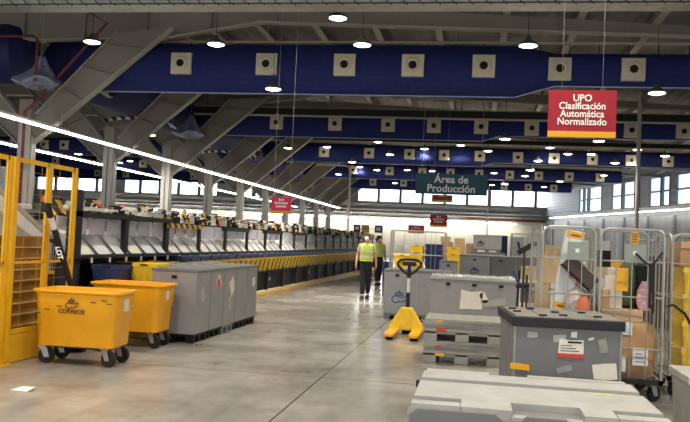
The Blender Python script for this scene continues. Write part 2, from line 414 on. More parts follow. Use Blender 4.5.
# ---- Y-shaped columns
def column(Y):
    t = thing('steel_column', '', 'column', (-13.5, Y, 0), 0)
    h = .19
    c = MB(); c.box(-.02, .02, -h, h, 0, 4.75, M_COLUMN).box(-h, h, -h, -h+.03, 0, 4.75, M_COLUMN).box(-h, h, h-.03, h, 0, 4.75, M_COLUMN).box(h-.02, h+.03, -h*.5, h*.5, 0, 4.2, M_COLUMN)
    c.box(-.3, .3, -.3, .3, 0, .04, M_GALV); c.build('shaft', t)
    c = MB(); c.box(-.42, .42, -.2, .2, 4.6, 4.66, M_STEELL).box(-.2, .2, -.2, .2, 4.66, 5.3, M_STEEL); c.build('head_plate', t)
    for s in (1, -1):
        a = MB()
        lo = [(.35, 4.05), (1.04, 4.7), (4.46, 7.5)]; up = [(.2, 4.75), (.42, 4.98), (2.76, 7.4)]
        poly = [(s*.19, 3.95)] + [(s*x, z) for x, z in lo[1:]] + [(s*x, z) for x, z in reversed(up)]
        a.prism(poly, lambda u, v, d: (u, d, v), -.02, .02, M_STEEL)
        # stiffeners across the web
        for q in (.22, .5, .78):
            p = (lerp(1.04, 4.46, q)*s, lerp(4.7, 7.5, q)); r = (lerp(.42, 2.76, q+.06)*s, lerp(4.98, 7.4, q+.06))
            a.add([(p[0],-.12,p[1]),(p[0],.12,p[1]),(r[0],.12,r[1]),(r[0],-.12,r[1]),(p[0]+.03,-.12,p[1]),(p[0]+.03,.12,p[1]),(r[0]+.03,.12,r[1]),(r[0]+.03,-.12,r[1])],
                  [(0,1,2,3),(7,6,5,4),(0,4,5,1),(1,5,6,2),(2,6,7,3),(3,7,4,0)], M_STEEL)
        for q0, q1 in (((s*.19, 3.95), (s*4.46, 7.5)), ((s*.3, 4.86), (s*2.76, 7.4))):
            d = Vector((q1[0]-q0[0], q1[1]-q0[1])).normalized(); n = Vector((-d.y, d.x))*.03
            a.prism([q0, q1, (q1[0]+n.x, q1[1]+n.y), (q0[0]+n.x, q0[1]+n.y)], lambda u, v, dd: (u, dd, v), -.14, .14, M_STEELL)
        a.build('slanted_arm', t)
    return t
for k in range(10):
    t = column(22.2+5.56*k)
    t['label'] = 'grey Y-shaped steel column, %s from the front in the left row' % nth(k)
# red pipes on the first column
pp = MB()
pp.tube([(-13.35, 21.75, 0.0), (-13.35, 21.75, 4.9), (-13.2, 21.75, 5.0), (-10.9, 21.75, 7.55), (-12.6, 21.75, 8.4)], .045, M_REDPIPE, 8)
tag(pp.build('sprinkler_pipe', smooth=True), 'red pipe climbing the nearest left column and its slanted arm', 'pipe')
pp = MB()
pp.tube([(-16.5, 21.2, 7.0), (-12.9, 21.2, 7.0), (-12.75, 21.2, 6.9), (-12.75, 21.2, 5.7)], .04, M_REDPIPE, 8).cyl((-15.5,21.2,7.0),(-15.5,21.2,8.7),.012,M_GALV,6)
tag(pp.build('sprinkler_pipe', smooth=True), 'dark red pipe drop hanging before the dark blue duct, upper left', 'pipe')

# ---- blue fabric air ducts
VX = [-8.8, -6.2, -3.9, -1.95, .02, 2.1, 4.05, 6.08, 8.1, 10.0]
def vent(parent, x, y, z, s):
    v = MB(); v.box(x-s/2, x+s/2, y-.05, y+.10, z-s/2, z+s/2, M_VENT)
    o = v.build('nozzle_plate', parent, bevel=.012)
    n = MB(); n.lathe([(.19*s/.6, y-.05), (.20*s/.6, y-.11), (.17*s/.6, y-.13), (.115*s/.6, y-.12), (.11*s/.6, y-.055)], M_VENT, (x, 0, z), 20, 'Y')
    q = n.build('nozzle_ring', o, smooth=True)
    k = MB(); k.lathe([(.108*s/.6, y-.122), (.108*s/.6, y-.1)], M_BLACK, (x, 0, z-.005), 16, 'Y'); k.build('nozzle_mouth', o)
    return o
DUCTS = [  # Y centre, R left, R right, step x0,x1, right end, vent size, z-right
    (23.12, .74, .47, .9, 2.0, 14, .62, 6.56, VX[:7]+[6.1]),
    (34.4, .55, .42, .05, .8, 15, .58, 6.6, VX),
    (45.5, .55, .42, .0, .8, 14.5, .56, 6.6, [-11.2]+VX),
    (56.5, .55, .42, .0, .8, 9.6, .56, 6.6, VX[:9]),
    (67.5, .55, .42, .0, .8, 7.6, .56, 6.6, VX[:8])]
def duct(i, Yc, R1, R2, s0, s1, xe, vs, zr, vx):
    t = thing('air_duct', 'blue fabric air duct with square nozzles, %s crossing the hall' % nth(i), 'air duct', (0, Yc, 0))
    d = MB(); zc = 6.5
    # swept circle with a reducer
    prof = [(-12.52, .05, zc), (-12.48, R1*.75, zc), (-12.25, R1, zc), (s0, R1, zc), ((s0+s1)/2, (R1+R2)/2, (zc+zr)/2), (s1, R2, zr), (xe-.1, R2, zr), (xe, .05, zr)]
    n = 36; vs_ = []
    for X, R, z in prof:
        for j in range(n):
            a = 2*PI*j/n; vs_.append((X, R*math.cos(a), z+R*math.sin(a)))
    fs = [(q*n+j, q*n+(j+1) % n, (q+1)*n+(j+1) % n, (q+1)*n+j) for q in range(len(prof)-1) for j in range(n)]
    fs += [tuple(range(n)), tuple(range((len(prof)-1)*n, len(prof)*n))]
    d.add(vs_, fs, M_FABRIC); d.build('duct_tube', t, smooth=True)
    h = MB(); h.tube([(X, -.10, z-R+(.0 if R > .1 else 0)) for X, R, z in prof[2:7]], .022, MATS['hem'], 6); h.build('bottom_seam', t)
    r = MB(); r.box(-12.2, xe-.3, -.06, .06, zc+R1+.06, zc+R1+.12, M_STEELL)
    x = -12
    while x < xe-.5:
        RR = R1 if x < (s0+s1)/2 else R2
        r.cyl((x, 0, zc+RR-.04 if x < (s0+s1)/2 else zr+RR-.04), (x, 0, zc+R1+.08), .012, M_BLACK, 5); x += .8
    for q in (-12, -6.4, -.8, 4.8):
        r.cyl((q, 0, zc+R1+.1), (q, 0, roof_z(q)-.01), .015, M_GALV, 6)
    r.build('suspension_rail', t)
    for x in vx:
        R = R1 if x < (s0+s1)/2 else R2
        vent(t, x, -R-.02, 6.5, vs)
mat('hem', (150, 165, 205), .4, var=.05)
for i, a in enumerate(DUCTS): duct(i, *a)
# ducts in the left bay
for i, (Yc, xs) in enumerate([(45.5, [-28.2,-26.2,-24.9,-23.05,-20]), (56.5, [-31.6,-28,-24.6,-21]), (67.5, [-33.7,-31,-27,-24.7,-21])]):
    t = thing('air_duct', 'blue fabric air duct beyond the columns in the left bay, %s row' % ['nearest', 'middle', 'farthest'][i], 'air duct', (0, Yc, 0))
    d = MB(); d.lathe([(.05,-40),(.5,-39.9),(.5,-14.7),(.05,-14.6)], M_FABRIC, (0,0,6.5), 28, 'X'); d.build('duct_tube', t, smooth=True)
    r = MB()
    for q in (-38,-30,-22,-16): r.cyl((q, 0, 6.98), (q, 0, roof_z(q)-.01), .015, M_GALV, 6)
    r.build('suspension_rail', t)
    for x in xs: vent(t, x, -.52, 6.5, .56)
# dark blue trunk duct running along the column row
t = thing('trunk_duct', 'dark blue main duct running in the crotch of the left column row', 'air duct', (-13.5, 0, 6.9))
d = MB(); d.lathe([(.5,24.15),(.85,24.2),(.95,24.5),(.95,70),(.5,70.2)], M_DARKFAB, (0,0,0), 36, 'Y'); d.build('duct_tube', t, smooth=True)
for Y in (25.2, 30.0, 36.2, 43.3, 52):                       # round side nozzles
    n = MB(); n.cyl((.85, Y, -.55), (1.22, Y-.1, -.75), .26, M_VENT, 20).cyl((1.22, Y-.1, -.75), (1.3, Y-.12, -.79), .17, M_BLACK, 16); n.build('round_nozzle', t, smooth=True)
t = thing('duct_end', 'dark blue rounded duct end hanging at the upper left', 'air duct', (-14.9, 22.9, 0))
d = MB(); d.lathe([(.1,-4.2),(.9,-4.1),(.95,-3.6),(.95,.3),(.85,.7),(.5,.95),(.05,1.05)], M_DARKFAB, (0,0,6.85), 32, 'X'); d.build('duct_tube', t, smooth=True)
d = MB(); d.cyl((-1, 0, 7.7), (-1, 0, 8.75), .015, M_GALV, 6).cyl((-3, 0, 7.7), (-3, 0, 8.75), .015, M_GALV, 6); d.each('hanger', t)
# silver foil funnels
def funnel(X, Y, lab):
    t = MB(); t.lathe([(.1,5.60),(.42,5.64),(.72,5.74),(.70,5.80),(.45,5.93),(.26,6.12),(.14,6.35),(.08,6.5)], M_SILVER, (X, Y, 0), 22, 'Z')
    rq = random.Random(5)
    t.v = [(X+(v[0]-X)*(1+.22*math.sin(3*math.atan2(v[1]-Y, v[0]-X)+v[2]*5)), v[1], v[2]+.07*math.sin(4*math.atan2(v[1]-Y, v[0]-X))+rq.uniform(-.02, .02)) for v in t.v]
    t.cyl((X, Y, 6.5), (X, Y, 8.7), .008, M_GALV, 5)
    tag(t.build('foil_funnel', smooth=True), lab, 'duct funnel')
funnel(-12.95, 21.8, 'crumpled silver foil funnel beside the nearest Y column')
funnel(-12.3, 32.7, 'crumpled silver foil funnel beside the third Y column')
for i, Y in enumerate((29.4, 40.5)):
    m_ = MB(); m_.tube([(-14.6+.12*k, Y, 5.80-.0014*k*k+.025*k) for k in range(26)], .07, M_FLEX, 8)
    m_.cyl((-14.6,Y,5.8),(-14.6,Y,8.74),.01,M_GALV,5).cyl((-11.8,Y,5.6),(-11.8,Y,8.74),.01,M_GALV,5)
    tag(m_.build('flexible_duct', smooth=True), 'striped flexible hose slung across the columns, %s one' % ['nearer', 'farther'][i], 'hose')
# cross beams at ducts 2..5
for i, Y in enumerate((33.5, 44.6, 55.7, 66.8)):
    m_ = MB(); z0, z1 = (6.78, 7.08) if i == 0 else (7.12, 7.36)
    xe = 14.5 if i < 2 else 9.5
    m_.box(-12.45, xe, Y-.02, Y+.02, z0, z1, M_BLKMET).box(-12.45, xe, Y-.14, Y+.14, z0-.05, z0, M_STEELL).box(-12.45, xe, Y-.14, Y+.14, z1, z1+.03, M_STEEL)
    for q in (-12, -6.4, -.8, 4.8): m_.box(q-.05, q+.05, Y-.05, Y+.05, z1, roof_z(q), M_STEEL)
    tag(m_.build('cross_beam'), 'horizontal steel I-beam above the %s blue duct from the front' % nth(i+1), 'beam')
# big galvanised cable tunnel across the front
t = thing('cable_trunking', 'wide pale galvanised trunking crossing the very top of the view', 'cable trunking', (0, 17.2, 0))
m_ = MB(); m_.box(-17, 9, -.35, .35, 6.62, 7.25, M_GALV); m_.build('trunking_box', t, bevel=.02)
m_ = MB()
for k in range(72): x = -16.5+.35*k; m_.tube([(x, -.37, 6.72), (x+.1, -.375, 6.62), (x+.16, -.3, 6.595)], .012, M_BLKMET, 5)
m_.tube([(-16.8, -.37, 6.61), (8.8, -.37, 6.61)], .016, M_BLKMET, 6)
m_.build('cable_lashing', t)
m_ = MB()
for x in (-16,-10,-4,2,8): m_.cyl((x, 0, 7.24), (x, 0, roof_z(x)), .02, M_GALV, 6)
m_.each('hanger_rod', t)

# ------------------------------------------------------------------ lamps
def lampthing(x, y):
    z = 7.0   # glow height; copies hang lower by their location
    t = thing('high_bay_lamp', 'x', 'ceiling lamp', (x, y, 0))
    b = MB(); b.lathe([(.235,z+.0),(.24,z+.03),(.19,z+.08),(.09,z+.13),(.06,z+.22),(.04,z+.24)], M_LAMPB, (0,0,0), 20); b.build('lamp_housing', t, smooth=True)
    b = MB(); b.lathe([(.21,z-.004),(.218,z-.012),(.15,z-.035),(.05,z-.05)], M_LAMP, (0,0,0), 20); b.build('lamp_glass', t, smooth=True)
    b = MB(); b.cyl((0,0,z+.23),(0,0,8.72),.008,M_BLKMET,5); b.build('suspension_cord', t)
    so = bpy.data.objects.new('lamp_light', LAMPL); COL.objects.link(so); so.parent = t; so.location = (0, 0, z-.06)
    return t
LAMPL = bpy.data.lights.new('lamp_light', 'SPOT'); LAMPL.energy = 950; LAMPL.spot_size = math.radians(125); LAMPL.spot_blend = .8; LAMPL.shadow_soft_size = .2; LAMPL.color = (1, .94, .84)
LAMPS = [(-3.6, 19.36), (-11.4, 21.85), (-7.66, 22.06), (-3.37, 22.05), (1.19, 22.05), (5.9, 28.51), (-7.68, 28.76), (1.25, 41.28), (5.84, 41.21), (-1.04, 44.3), (0.47, 46.66), (-5.57, 43.76), (-3.17, 46.4), (-5.56, 49.89), (-9.0, 46.74), (-11.64, 47.8), (-8.81, 55.34), (-5.55, 55.5), (-8.77, 58.94), (-7.74, 61.0), (-5.36, 60.23), (-3.49, 60.44), (-1.18, 52.61), (-1.04, 55.5), (3.63, 51.32), (3.75, 44.4), (4.99, 47.12), (6.25, 46.94), (8.26, 51.25), (8.26, 44.3), (10.23, 46.87), (1.12, 60.55), (3.48, 62.28), (6.46, 66.2), (5.75, 72.78), (1.2, 72.42), (8.9, 59.81), (5.75, 59.77), (3.55, 57.4), (-31.07, 52.8), (-29.38, 55.2), (-22.87, 51.6), (-28.92, 61.26), (-27.33, 59.66), (-27.21, 46.88), (-18.62, 43.12), (-11.62, 66.1), (-7.64, 73.85), (2.28, 70.79)]
# the hall's other lamps, before the first duct and over the machines (above or behind the view)
EXTRA = [(x, y) for y in (-1, 5.5, 12) for x in (-11.4, -7.6, -3.4, 1.2, 5.9)] + [(-20, 24), (-26, 30)]
EXTRA += [(-11.4, 28.6), (-7.6, 37.6), (-11.4, 37.6), (-3.4, 37.6), (1.2, 37.4), (5.9, 37.4), (10.2, 30)]
EXTRA = [e for e in EXTRA if not (e[1] > 20)] 
proto = None; bays = {}; DROP = {}
def hidden(x, y, z):
    for Yd in (23.12, 34.4, 45.5, 56.5, 67.5):
        if Yd-.7 < y:
            h = 1.5+(z-1.5)*Yd/y
            if 5.85 < h < 7.1: return True
    return False
fixed = []
for (x, y) in LAMPS:
    z = 7.0; x2, y2 = x, y
    if 21 < y < 22.5: z = 6.5; x2, y2 = round(x*.909, 2), round(y*.909, 2)
    while hidden(x2, y2, z) and z > 5.0:
        z -= .1; q = (z-1.5)/5.5; x2, y2 = round(x*q, 2), round(y*q, 2)
    if z <= 5.0: z, x2, y2 = 7.0, x, y
    for kk in range(12):                                      # keep clear of the slanted column arms
        dy = (y2-22.2+2.78) % 5.56-2.78
        if -18.2 < x2 < -8.8 and abs(dy) < 1.3:
            q = (z-.1-1.5)/(z-1.5); z -= .1; x2 *= q; y2 *= q
    if any(abs(x2-p)+abs(y2-q) < .9 for p, q in fixed): continue
    x2, y2 = round(x2, 2), round(y2, 2); fixed.append((x2, y2)); DROP[(x2, y2)] = z-7.0
LAMPS = fixed
edges = [-99, 15, 22.9, 34.4, 45.5, 56.5, 67.5, 99]
names = ['behind the viewer', 'in front of the first blue duct', 'between the first and second blue ducts', 'between the second and third blue ducts', 'between the third and fourth blue ducts', 'between the fourth and fifth blue ducts', 'past the fifth blue duct']
allL = []
for (x, y) in LAMPS+EXTRA:
    if -22.5 < x < 13 and y > 15 or y <= 15 or x < -13:
        k = [i for i in range(7) if edges[i] <= y < edges[i+1]][0]
        bays.setdefault(k, []).append((x, y))
for k, ls in bays.items():
    ls.sort()
    for j, (x, y) in enumerate(ls):
        if proto is None:
            proto = o = lampthing(x, y); o.location.z = DROP.get((x, y), 0)
        else: o = dup(proto, (x, y, DROP.get((x, y), 0)), 0)
        o['label'] = 'round glowing ceiling lamp %s, %s from the left' % (names[k], nth(j))
        o['group'] = 'round high-bay ceiling lamps'

def strip(name, label, pts, seg, n_max, z, w=.07, tube=None):
    t = thing(name, label, 'strip light')
    a, b = Vector(pts[0]), Vector(pts[1]); Ld = (b-a).length; d = (b-a)/Ld; n = Vector((-d.y, d.x, 0))
    def bx(mb, s0, s1, n0, n1, z0, z1, m):
        vs = [a+d*s+n*q+Vector((0,0,zz)) for zz in (z0, z1) for s, q in ((s0,n0),(s1,n0),(s1,n1),(s0,n1))]
        mb.add(vs, [(3,2,1,0),(4,5,6,7),(0,1,5,4),(1,2,6,5),(2,3,7,6),(3,0,4,7)], m)
    m_ = MB(); bx(m_, 0, Ld, -.05, .05, z+.05, z+.12, M_GALV)
    m_.build('mounting_rail', t)
    k = int(Ld/seg)
    for i in range(min(k, n_max)):
        m_ = MB(); bx(m_, i*seg+.05, (i+1)*seg-.05, -w/2, w/2, z-.015, z+.05, tube or M_TUBE); m_.build('light_tube', t)
    return t
STRIP1 = strip('strip_light', 'long row of white LED tubes running along the left columns', [(-12.3, 18.6, 0), (-12.3, 71.7, 0)], 1.12, 60, 4.335, .06)
strip('strip_light', 'farther, lower row of white LED tubes beyond the left columns', [(-17.8, 24, 0), (-17.8, 78, 0)], 1.8, 60, 4.56, .09)
strip('strip_light', 'row of white tubes along the far wall under the windows', [(-44, 83.4, 0), (5.6, 83.4, 0)], 2.4, 60, 3.88, .12, M_TUBE2)
p0, p1 = rw(2.5, -.5, 0), rw(56, -.5, 0)
strip('strip_light', 'row of white tubes along the right-hand wall under the tall windows', [p0, p1], 3.0, 60, 4.6, .09, M_TUBE)
# brackets tying the column strip to the columns, and the far strip
m_ = MB()
for k in range(9):
    y = 22.0+5.56*k; m_.cyl((-12.3, y, 4.44), (-12.3, y, 4.90), .015, M_GALV, 6); m_.tube([(-13.3, y, 4.0), (-12.3, y, 4.45)], .02, M_STEELL, 6)
m_.each('bracket', STRIP1)
# pipes on the back wall
for i, (z, r, m, lab, x0, x1) in enumerate([(4.9, .07, M_STEELL, 'grey pipe along the far wall directly below the windows', -40, 6.5), (4.55, .06, M_GALV, 'thin zinc pipe low on the far wall above the tubes', -40, 6.5), (4.32, .08, M_REDPIPE, 'red pipe on the far wall at its right end', -1, 6.8)]):
    q = MB(); q.cyl((x0, 84.3, z), (x1, 84.3, z), r, m, 8)
    for k in range(int((x1-x0)/4)): q.box(x0+2+4*k-.05, x0+2+4*k+.05, 84.3, 84.52, z-.05, z+.05, M_STEEL)
    tag(q.build('wall_pipe', smooth=True), lab, 'pipe')
# slim pipes standing in the hall
q = MB(); q.tube([(-9.9, 48.1, 6.07), (-8.1, 48.1, 6.07), (-7.82, 48.1, 5.98), (-7.74, 48.1, 5.74), (-7.72, 48.1, 0)], .072, M_STEELL, 8).cyl((-9.6,48.1,6.07),(-9.6,48.1,8.72),.02,M_GALV,6)
tag(q.build('drop_pipe', smooth=True), 'slim pale pipe bending down at its top left of the teal sign', 'pipe')
q = MB(); q.cyl((6.2, 33, 0), (6.2, 33, 7.9), .085, M_STEELL, 10); q.box(6.05, 6.35, 32.85, 33.15, 0, .03, M_GALV)
tag(q.build('standing_pole', smooth=True), 'slim grey floor-to-roof pole right of the red hanging sign', 'pole')
q = MB(); q.cyl((.75, 60, 0), (.75, 60, 5.9), .05, M_STEELL, 8)
tag(q.build('standing_pole', smooth=True), 'thin distant pole right of the teal hanging sign', 'pole')

# ------------------------------------------------------------------ hanging signs
t = thing('hanging_sign', 'red hanging sign lettered UPO Clasificación Automática Normalizado', 'sign', (1.57, 13, 3.66), 0)
m_ = MB(); m_.box(-.52, .52, -.012, .012, -.37, .37, M_RED); m_.build('panel', t)
m_ = MB(); m_.box(-.52, .52, -.016, .014, -.375, -.28, M_ORG); m_.build('yellow_band', t)
for i, (s, z) in enumerate([('UPO', .245), ('Clasificación', .12), ('Automática', -.005), ('Normalizado', -.13)]):
    text('lettering', s, .155, M_WHITE, t, (.0, -.016, z), bold=.003, depth=.002, sx=.93)
m_ = MB(); m_.cyl((-.32, 0, .37), (-.32, 0, 4.7), .0025, M_GALV, 5).cyl((.3, 0, .37), (.3, 0, 4.66), .0025, M_GALV, 5); m_.each('hanging_wire', t)
t = thing('hanging_sign', 'large teal hanging sign reading Área de Producción', 'sign', (-1.0, 30, 3.75), .0)
m_ = MB(); m_.box(-1.33, 1.33, -.03, .03, -.385, .385, M_TEAL); m_.build('panel', t)
text('lettering', 'Área de', .39, M_WHITE, t, (.0, -.035, .17), bold=.009, depth=.004, sx=1.0)
text('lettering', 'Producción', .39, M_WHITE, t, (.0, -.035, -.17), bold=.009, depth=.004, sx=1.0)
m_ = MB(); m_.cyl((-1.1, 0, .38), (-1.1, 0, 4.6), .008, M_GALV, 5).cyl((1.1, 0, .38), (1.1, 0, 4.55), .008, M_GALV, 5); m_.each('hanging_wire', t)
def small_sign(x, y, z, w, h, m, label, band=.2, lines=3):
    t = thing('hanging_sign', label, 'sign', (x, y, z))
    m_ = MB(); m_.box(-w/2, w/2, -.012, .012, -h/2, h/2, m); m_.build('panel', t)
    m_ = MB(); m_.box(-w/2, w/2, -.016, .014, -h/2, -h/2+h*band, M_ORG); m_.build('yellow_band', t)
    m_ = MB()
    for k in range(lines):
        zz = h*.32-h*.2*k; ww = w*(.14, .32, .26)[k % 3]
        n = 3 if k == 0 else 9
        for c in range(n):
            cx = lerp(-ww, ww, (c+.5)/n); m_.box(cx-ww/n*.7, cx+ww/n*.7, -.018, -.012, zz-h*.055, zz+h*(.06 if c % 3 else .09), M_WHITE)
    m_.build('lettering', t)
    m_ = MB(); top = roof_z(x)-z-.3
    for s in (-.4, .4): m_.cyl((w*s, 0, h/2), (w*s, 0, top+.3), .0035, M_GALV, 5)
    m_.each('hanging_wire', t)
small_sign(-2.82, 38, 2.16, .75, .38, M_REDP, 'pinkish red hanging sign left of the slim red one, above the yellow trays', .16, 2)
small_sign(-1.55, 33, 2.46, .70, .50, M_RED, 'small red hanging sign below the teal sign, above the blue tray stack', .16, 3)
small_sign(-1.58, 36, 3.55, .92, .34, M_RED, 'red sign with orange edge peeking out directly under the teal sign', .3, 1)
small_sign(-4.85, 19.5, 2.3, .52, .42, M_REDP, 'bright red hanging sign over the long sorting machine', .16, 3)
t = thing('information_board', 'board of two blue squares and a yellow one above the far machines', 'board', (-4.85, 36, 2.07))
m_ = MB(); m_.box(-.68, .68, -.02, .02, -.02, .02, M_GALV).box(-.66,-.62,-.02,.02,-.9,.1,M_GALV).box(.62,.66,-.02,.02,-.9,.1,M_GALV); m_.build('frame', t)
for a, b, m, nm in ((-.66, -.36, M_BLUEINK, 'blue_panel'), (-.30, .06, M_ORG, 'yellow_panel'), (.30, .64, M_BLUEINK, 'blue_panel')):
    m_ = MB(); m_.box(a, b, -.04, -.02, -.18, .16, m).box(a+.07, b-.07, -.045, -.04, -.08, .07, M_WHT if m is M_BLUEINK else M_CARDL); m_.build(nm, t)
# ================================================================== things on the floor
PLX = 'plastic'
def emblem(name, parent, size, m, loc, rot, r=.035):
    """crowned post horn drawn with strokes, size = overall width"""
    o = MB()
    def S(p): return [(x*size, 0, z*size) for x, z in p]
    arc = lambda cx, cz, rx, rz, a0, a1, n=16: [(cx+rx*math.cos(math.radians(lerp(a0, a1, i/n))), cz+rz*math.sin(math.radians(lerp(a0, a1, i/n)))) for i in range(n+1)]
    rr = r*size
    o.tube(S(arc(-.22, -.14, .25, .22, 75, 340)), rr, m, 6)                 # coil
    o.tube(S([(.0, -.22), (.10, -.30), (.28, -.28), (.44, -.12)]), rr, m, 6)   # bell
    o.tube(S([(-.14, .03), (.10, .02), (.30, .0), (.44, .12)]), rr, m, 6)
    o.tube(S([(.46, .16), (.53, .0), (.50, -.14)]), rr, m, 6)
    for cx in (-.16, 0, .16): o.tube(S(arc(cx, .17, .09, .14, 180, 0, 8)), rr*.9, m, 6)   # crown
    o.tube(S([(-.27, .14), (.27, .14)]), rr, m, 6)
    o.tube(S([(0, .3), (0, .47)]), rr*.8, m, 6); o.tube(S([(-.06, .4), (.06, .4)]), rr*.8, m, 6)
    q = o.build(name, parent, loc=loc, rot=rot); q.scale = (1, .35, 1)
    return q

# ------------------------------------------------------------------ yellow mesh fence
t = thing('safety_fence', 'tall yellow mesh safety fence with wooden boards behind at the left edge', 'fence', (-4.935, 5.21, 0))
for y in (.0, 1.3, 2.62, 2.72, 3.42, 4.02):
    m_ = MB(); m_.box(-.022, .022, y-.032, y+.032, .0, 2.24, M_YEL); m_.box(-.06, .06, y-.05, y+.05, 0, .012, M_YEL); m_.build('post', t, bevel=.004)
for a, b in ((.03, 1.27), (1.33, 2.59), (2.75, 3.39), (3.45, 3.99)):
    m_ = MB(); m_.box(-.012, .012, a, b, 2.19, 2.24, M_YEL).box(-.012, .012, a, b, .32, .37, M_YEL).box(-.012, .012, a, b, 1.08, 1.11, M_YEL)
    m_.box(-.012, .012, a, a+.03, .32, 2.24, M_YEL).box(-.012, .012, b-.03, b, .32, 2.24, M_YEL); m_.build('panel_frame', t)
    m_ = MB(); z = .42
    while z < 2.18: m_.cyl((0, a, z), (0, b, z), .0016, M_YEL, 4); z += .12
    y = a+.2
    while y < b-.1: m_.cyl((0, y, .35), (0, y, 2.2), .0014, M_YEL, 4); y += .3
    m_.build('wire_mesh', t)
    m_ = MB(); m_.box(-.02, .012, a-.03, b+.03, .01, .31, M_YEL); m_.build('kick_panel', t, bevel=.004)
# ribbed tan screen behind the fence
t = thing('ribbed_screen', 'tan board screen with thin pale ribs low behind the yellow fence', 'screen', (-5.25, 8.4, 0))
m_ = MB(); m_.box(-.03, .03, -1.0, .78, .02, 1.38, M_TAN).box(-.06, .06, -1.0, -.9, 0, 1.38, M_TAN).box(-.06, .06, -.1, .0, 0, 1.38, M_TAN); m_.build('board', t)
for k in range(9):
    m_ = MB(); z = .2+.13*k; m_.box(.03, .05, -.98, .78, z, z+.014, M_CARDL); m_.build('rib', t)
# white sloping conveyor seen through the fence
t = thing('sloping_conveyor', 'white sloping conveyor seen through the yellow fence', 'conveyor', (-5.85, 9.18, 0))
m_ = MB(); m_.prism([(-.75, 1.75), (.75, 1.12), (.75, 1.27), (-.75, 1.95)], lambda u, v, d: (d, u, v), -.3, .3, M_WHT); m_.build('belt_bed', t, bevel=.01)
m_ = MB(); m_.prism([(-.75, 1.96), (.75, 1.28), (.75, 1.35), (-.75, 2.03)], lambda u, v, d: (d, u, v), .25, .3, M_STEELL); m_.build('side_guard', t)
for y, z in ((-.68, 1.72), (.68, 1.16)):
    for x in (-.24, .24):
        m_ = MB(); m_.box(x-.03, x+.03, y-.03, y+.03, 0, z, M_STEELL); m_.build('leg', t)
t = thing('machine_cabinet', 'pale machine cabinet with orange beacon behind the fence', 'cabinet', (-7.95, 11.8, 0))
m_ = MB(); m_.box(-.7, .7, -.4, .4, .02, 1.85, M_WHT); m_.build('body', t, bevel=.015)
m_ = MB(); m_.box(-.62, -.02, -.42, -.4, .1, 1.7, M_PLATE).box(-.08, -.05, -.44, -.42, .9, 1.1, M_BLACK); m_.build('door', t)
m_ = MB(); m_.box(.02, .62, -.42, -.4, .1, 1.7, M_PLATE).box(.05, .08, -.44, -.42, .9, 1.1, M_BLACK); m_.build('door', t)
m_ = MB(); m_.lathe([(.07, 1.85), (.07, 2.05), (.05, 2.1), (.01, 2.11)], M_ORBE, (.3, 0, 0), 14); m_.build('beacon', t, smooth=True)
# dark framed panel with mesh low beyond fence
t = thing('mesh_guard', 'small dark wire mesh guard at the end of the yellow fence', 'guard', (-5.35, 9.35, 0))
m_ = MB(); m_.box(-.03, .03, -.25, -.2, 0, 1.35, M_BLKMET).box(-.03, .03, .2, .25, 0, 1.35, M_BLKMET).box(-.03, .03, -.25, .25, 1.3, 1.35, M_BLKMET).box(-.03, .03, -.25, .25, .9, .94, M_YEL); m_.build('frame', t)
m_ = MB()
for k in range(9): m_.cyl((0, -.2+.05*k, .94), (0, -.2+.05*k, 1.3), .004, M_GALV, 4)
for k in range(7): m_.cyl((0, -.2, .98+.05*k), (0, .2, .98+.05*k), .004, M_GALV, 4)
m_.build('wire_mesh', t)
m_ = MB(); m_.box(-.02, .02, -.2, .2, .5, .9, M_DBROWN); m_.build('lower_panel', t)

# ------------------------------------------------------------------ black tiller leaning at the fence (pallet truck behind the cart)
t = thing('leaning_tiller', 'black tiller bar with white letters rising behind the first orange cart', 'pallet truck', (-4.74, 9.15, 0), 0)
m_ = MB(); m_.tube([(.0, 0, .12), (-.02, -.17, .76), (-.07, -.6, 1.52)], .036, M_BLKMET, 10); m_.build('tiller_bar', t, smooth=True)
m_ = MB(); m_.tube([(-.068, -.58, 1.48), (-.075, -.66, 1.62)], .037, M_WHT, 10); m_.build('white_collar', t)
m_ = MB(); m_.tube([(-.075, -.66, 1.61), (-.083, -.74, 1.76)], .04, M_BLKMET, 10).box(-.125, -.045, -.80, -.70, 1.66, 1.77, M_BLKMET); m_.build('head', t, bevel=.01)
m_ = MB(); m_.tube([(-.06, -.6, 1.42), (.02, -.66, 1.40), (.03, -.68, 1.44)], .008, M_BLKMET, 5); m_.build('release_lever', t)
text('lettering', 'LOT', .08, M_WHITE, t, (-.035, -.50, 1.20), rot=(PI/2-.5, 1.25, 0), depth=.002, bold=.003)
m_ = MB(); m_.box(-.1, .12, -.08, .1, .1, .2, M_BLKMET).cyl((-.09, 0, .07), (.09, 0, .07), .07, M_RUB, 16); m_.build('chassis', t)

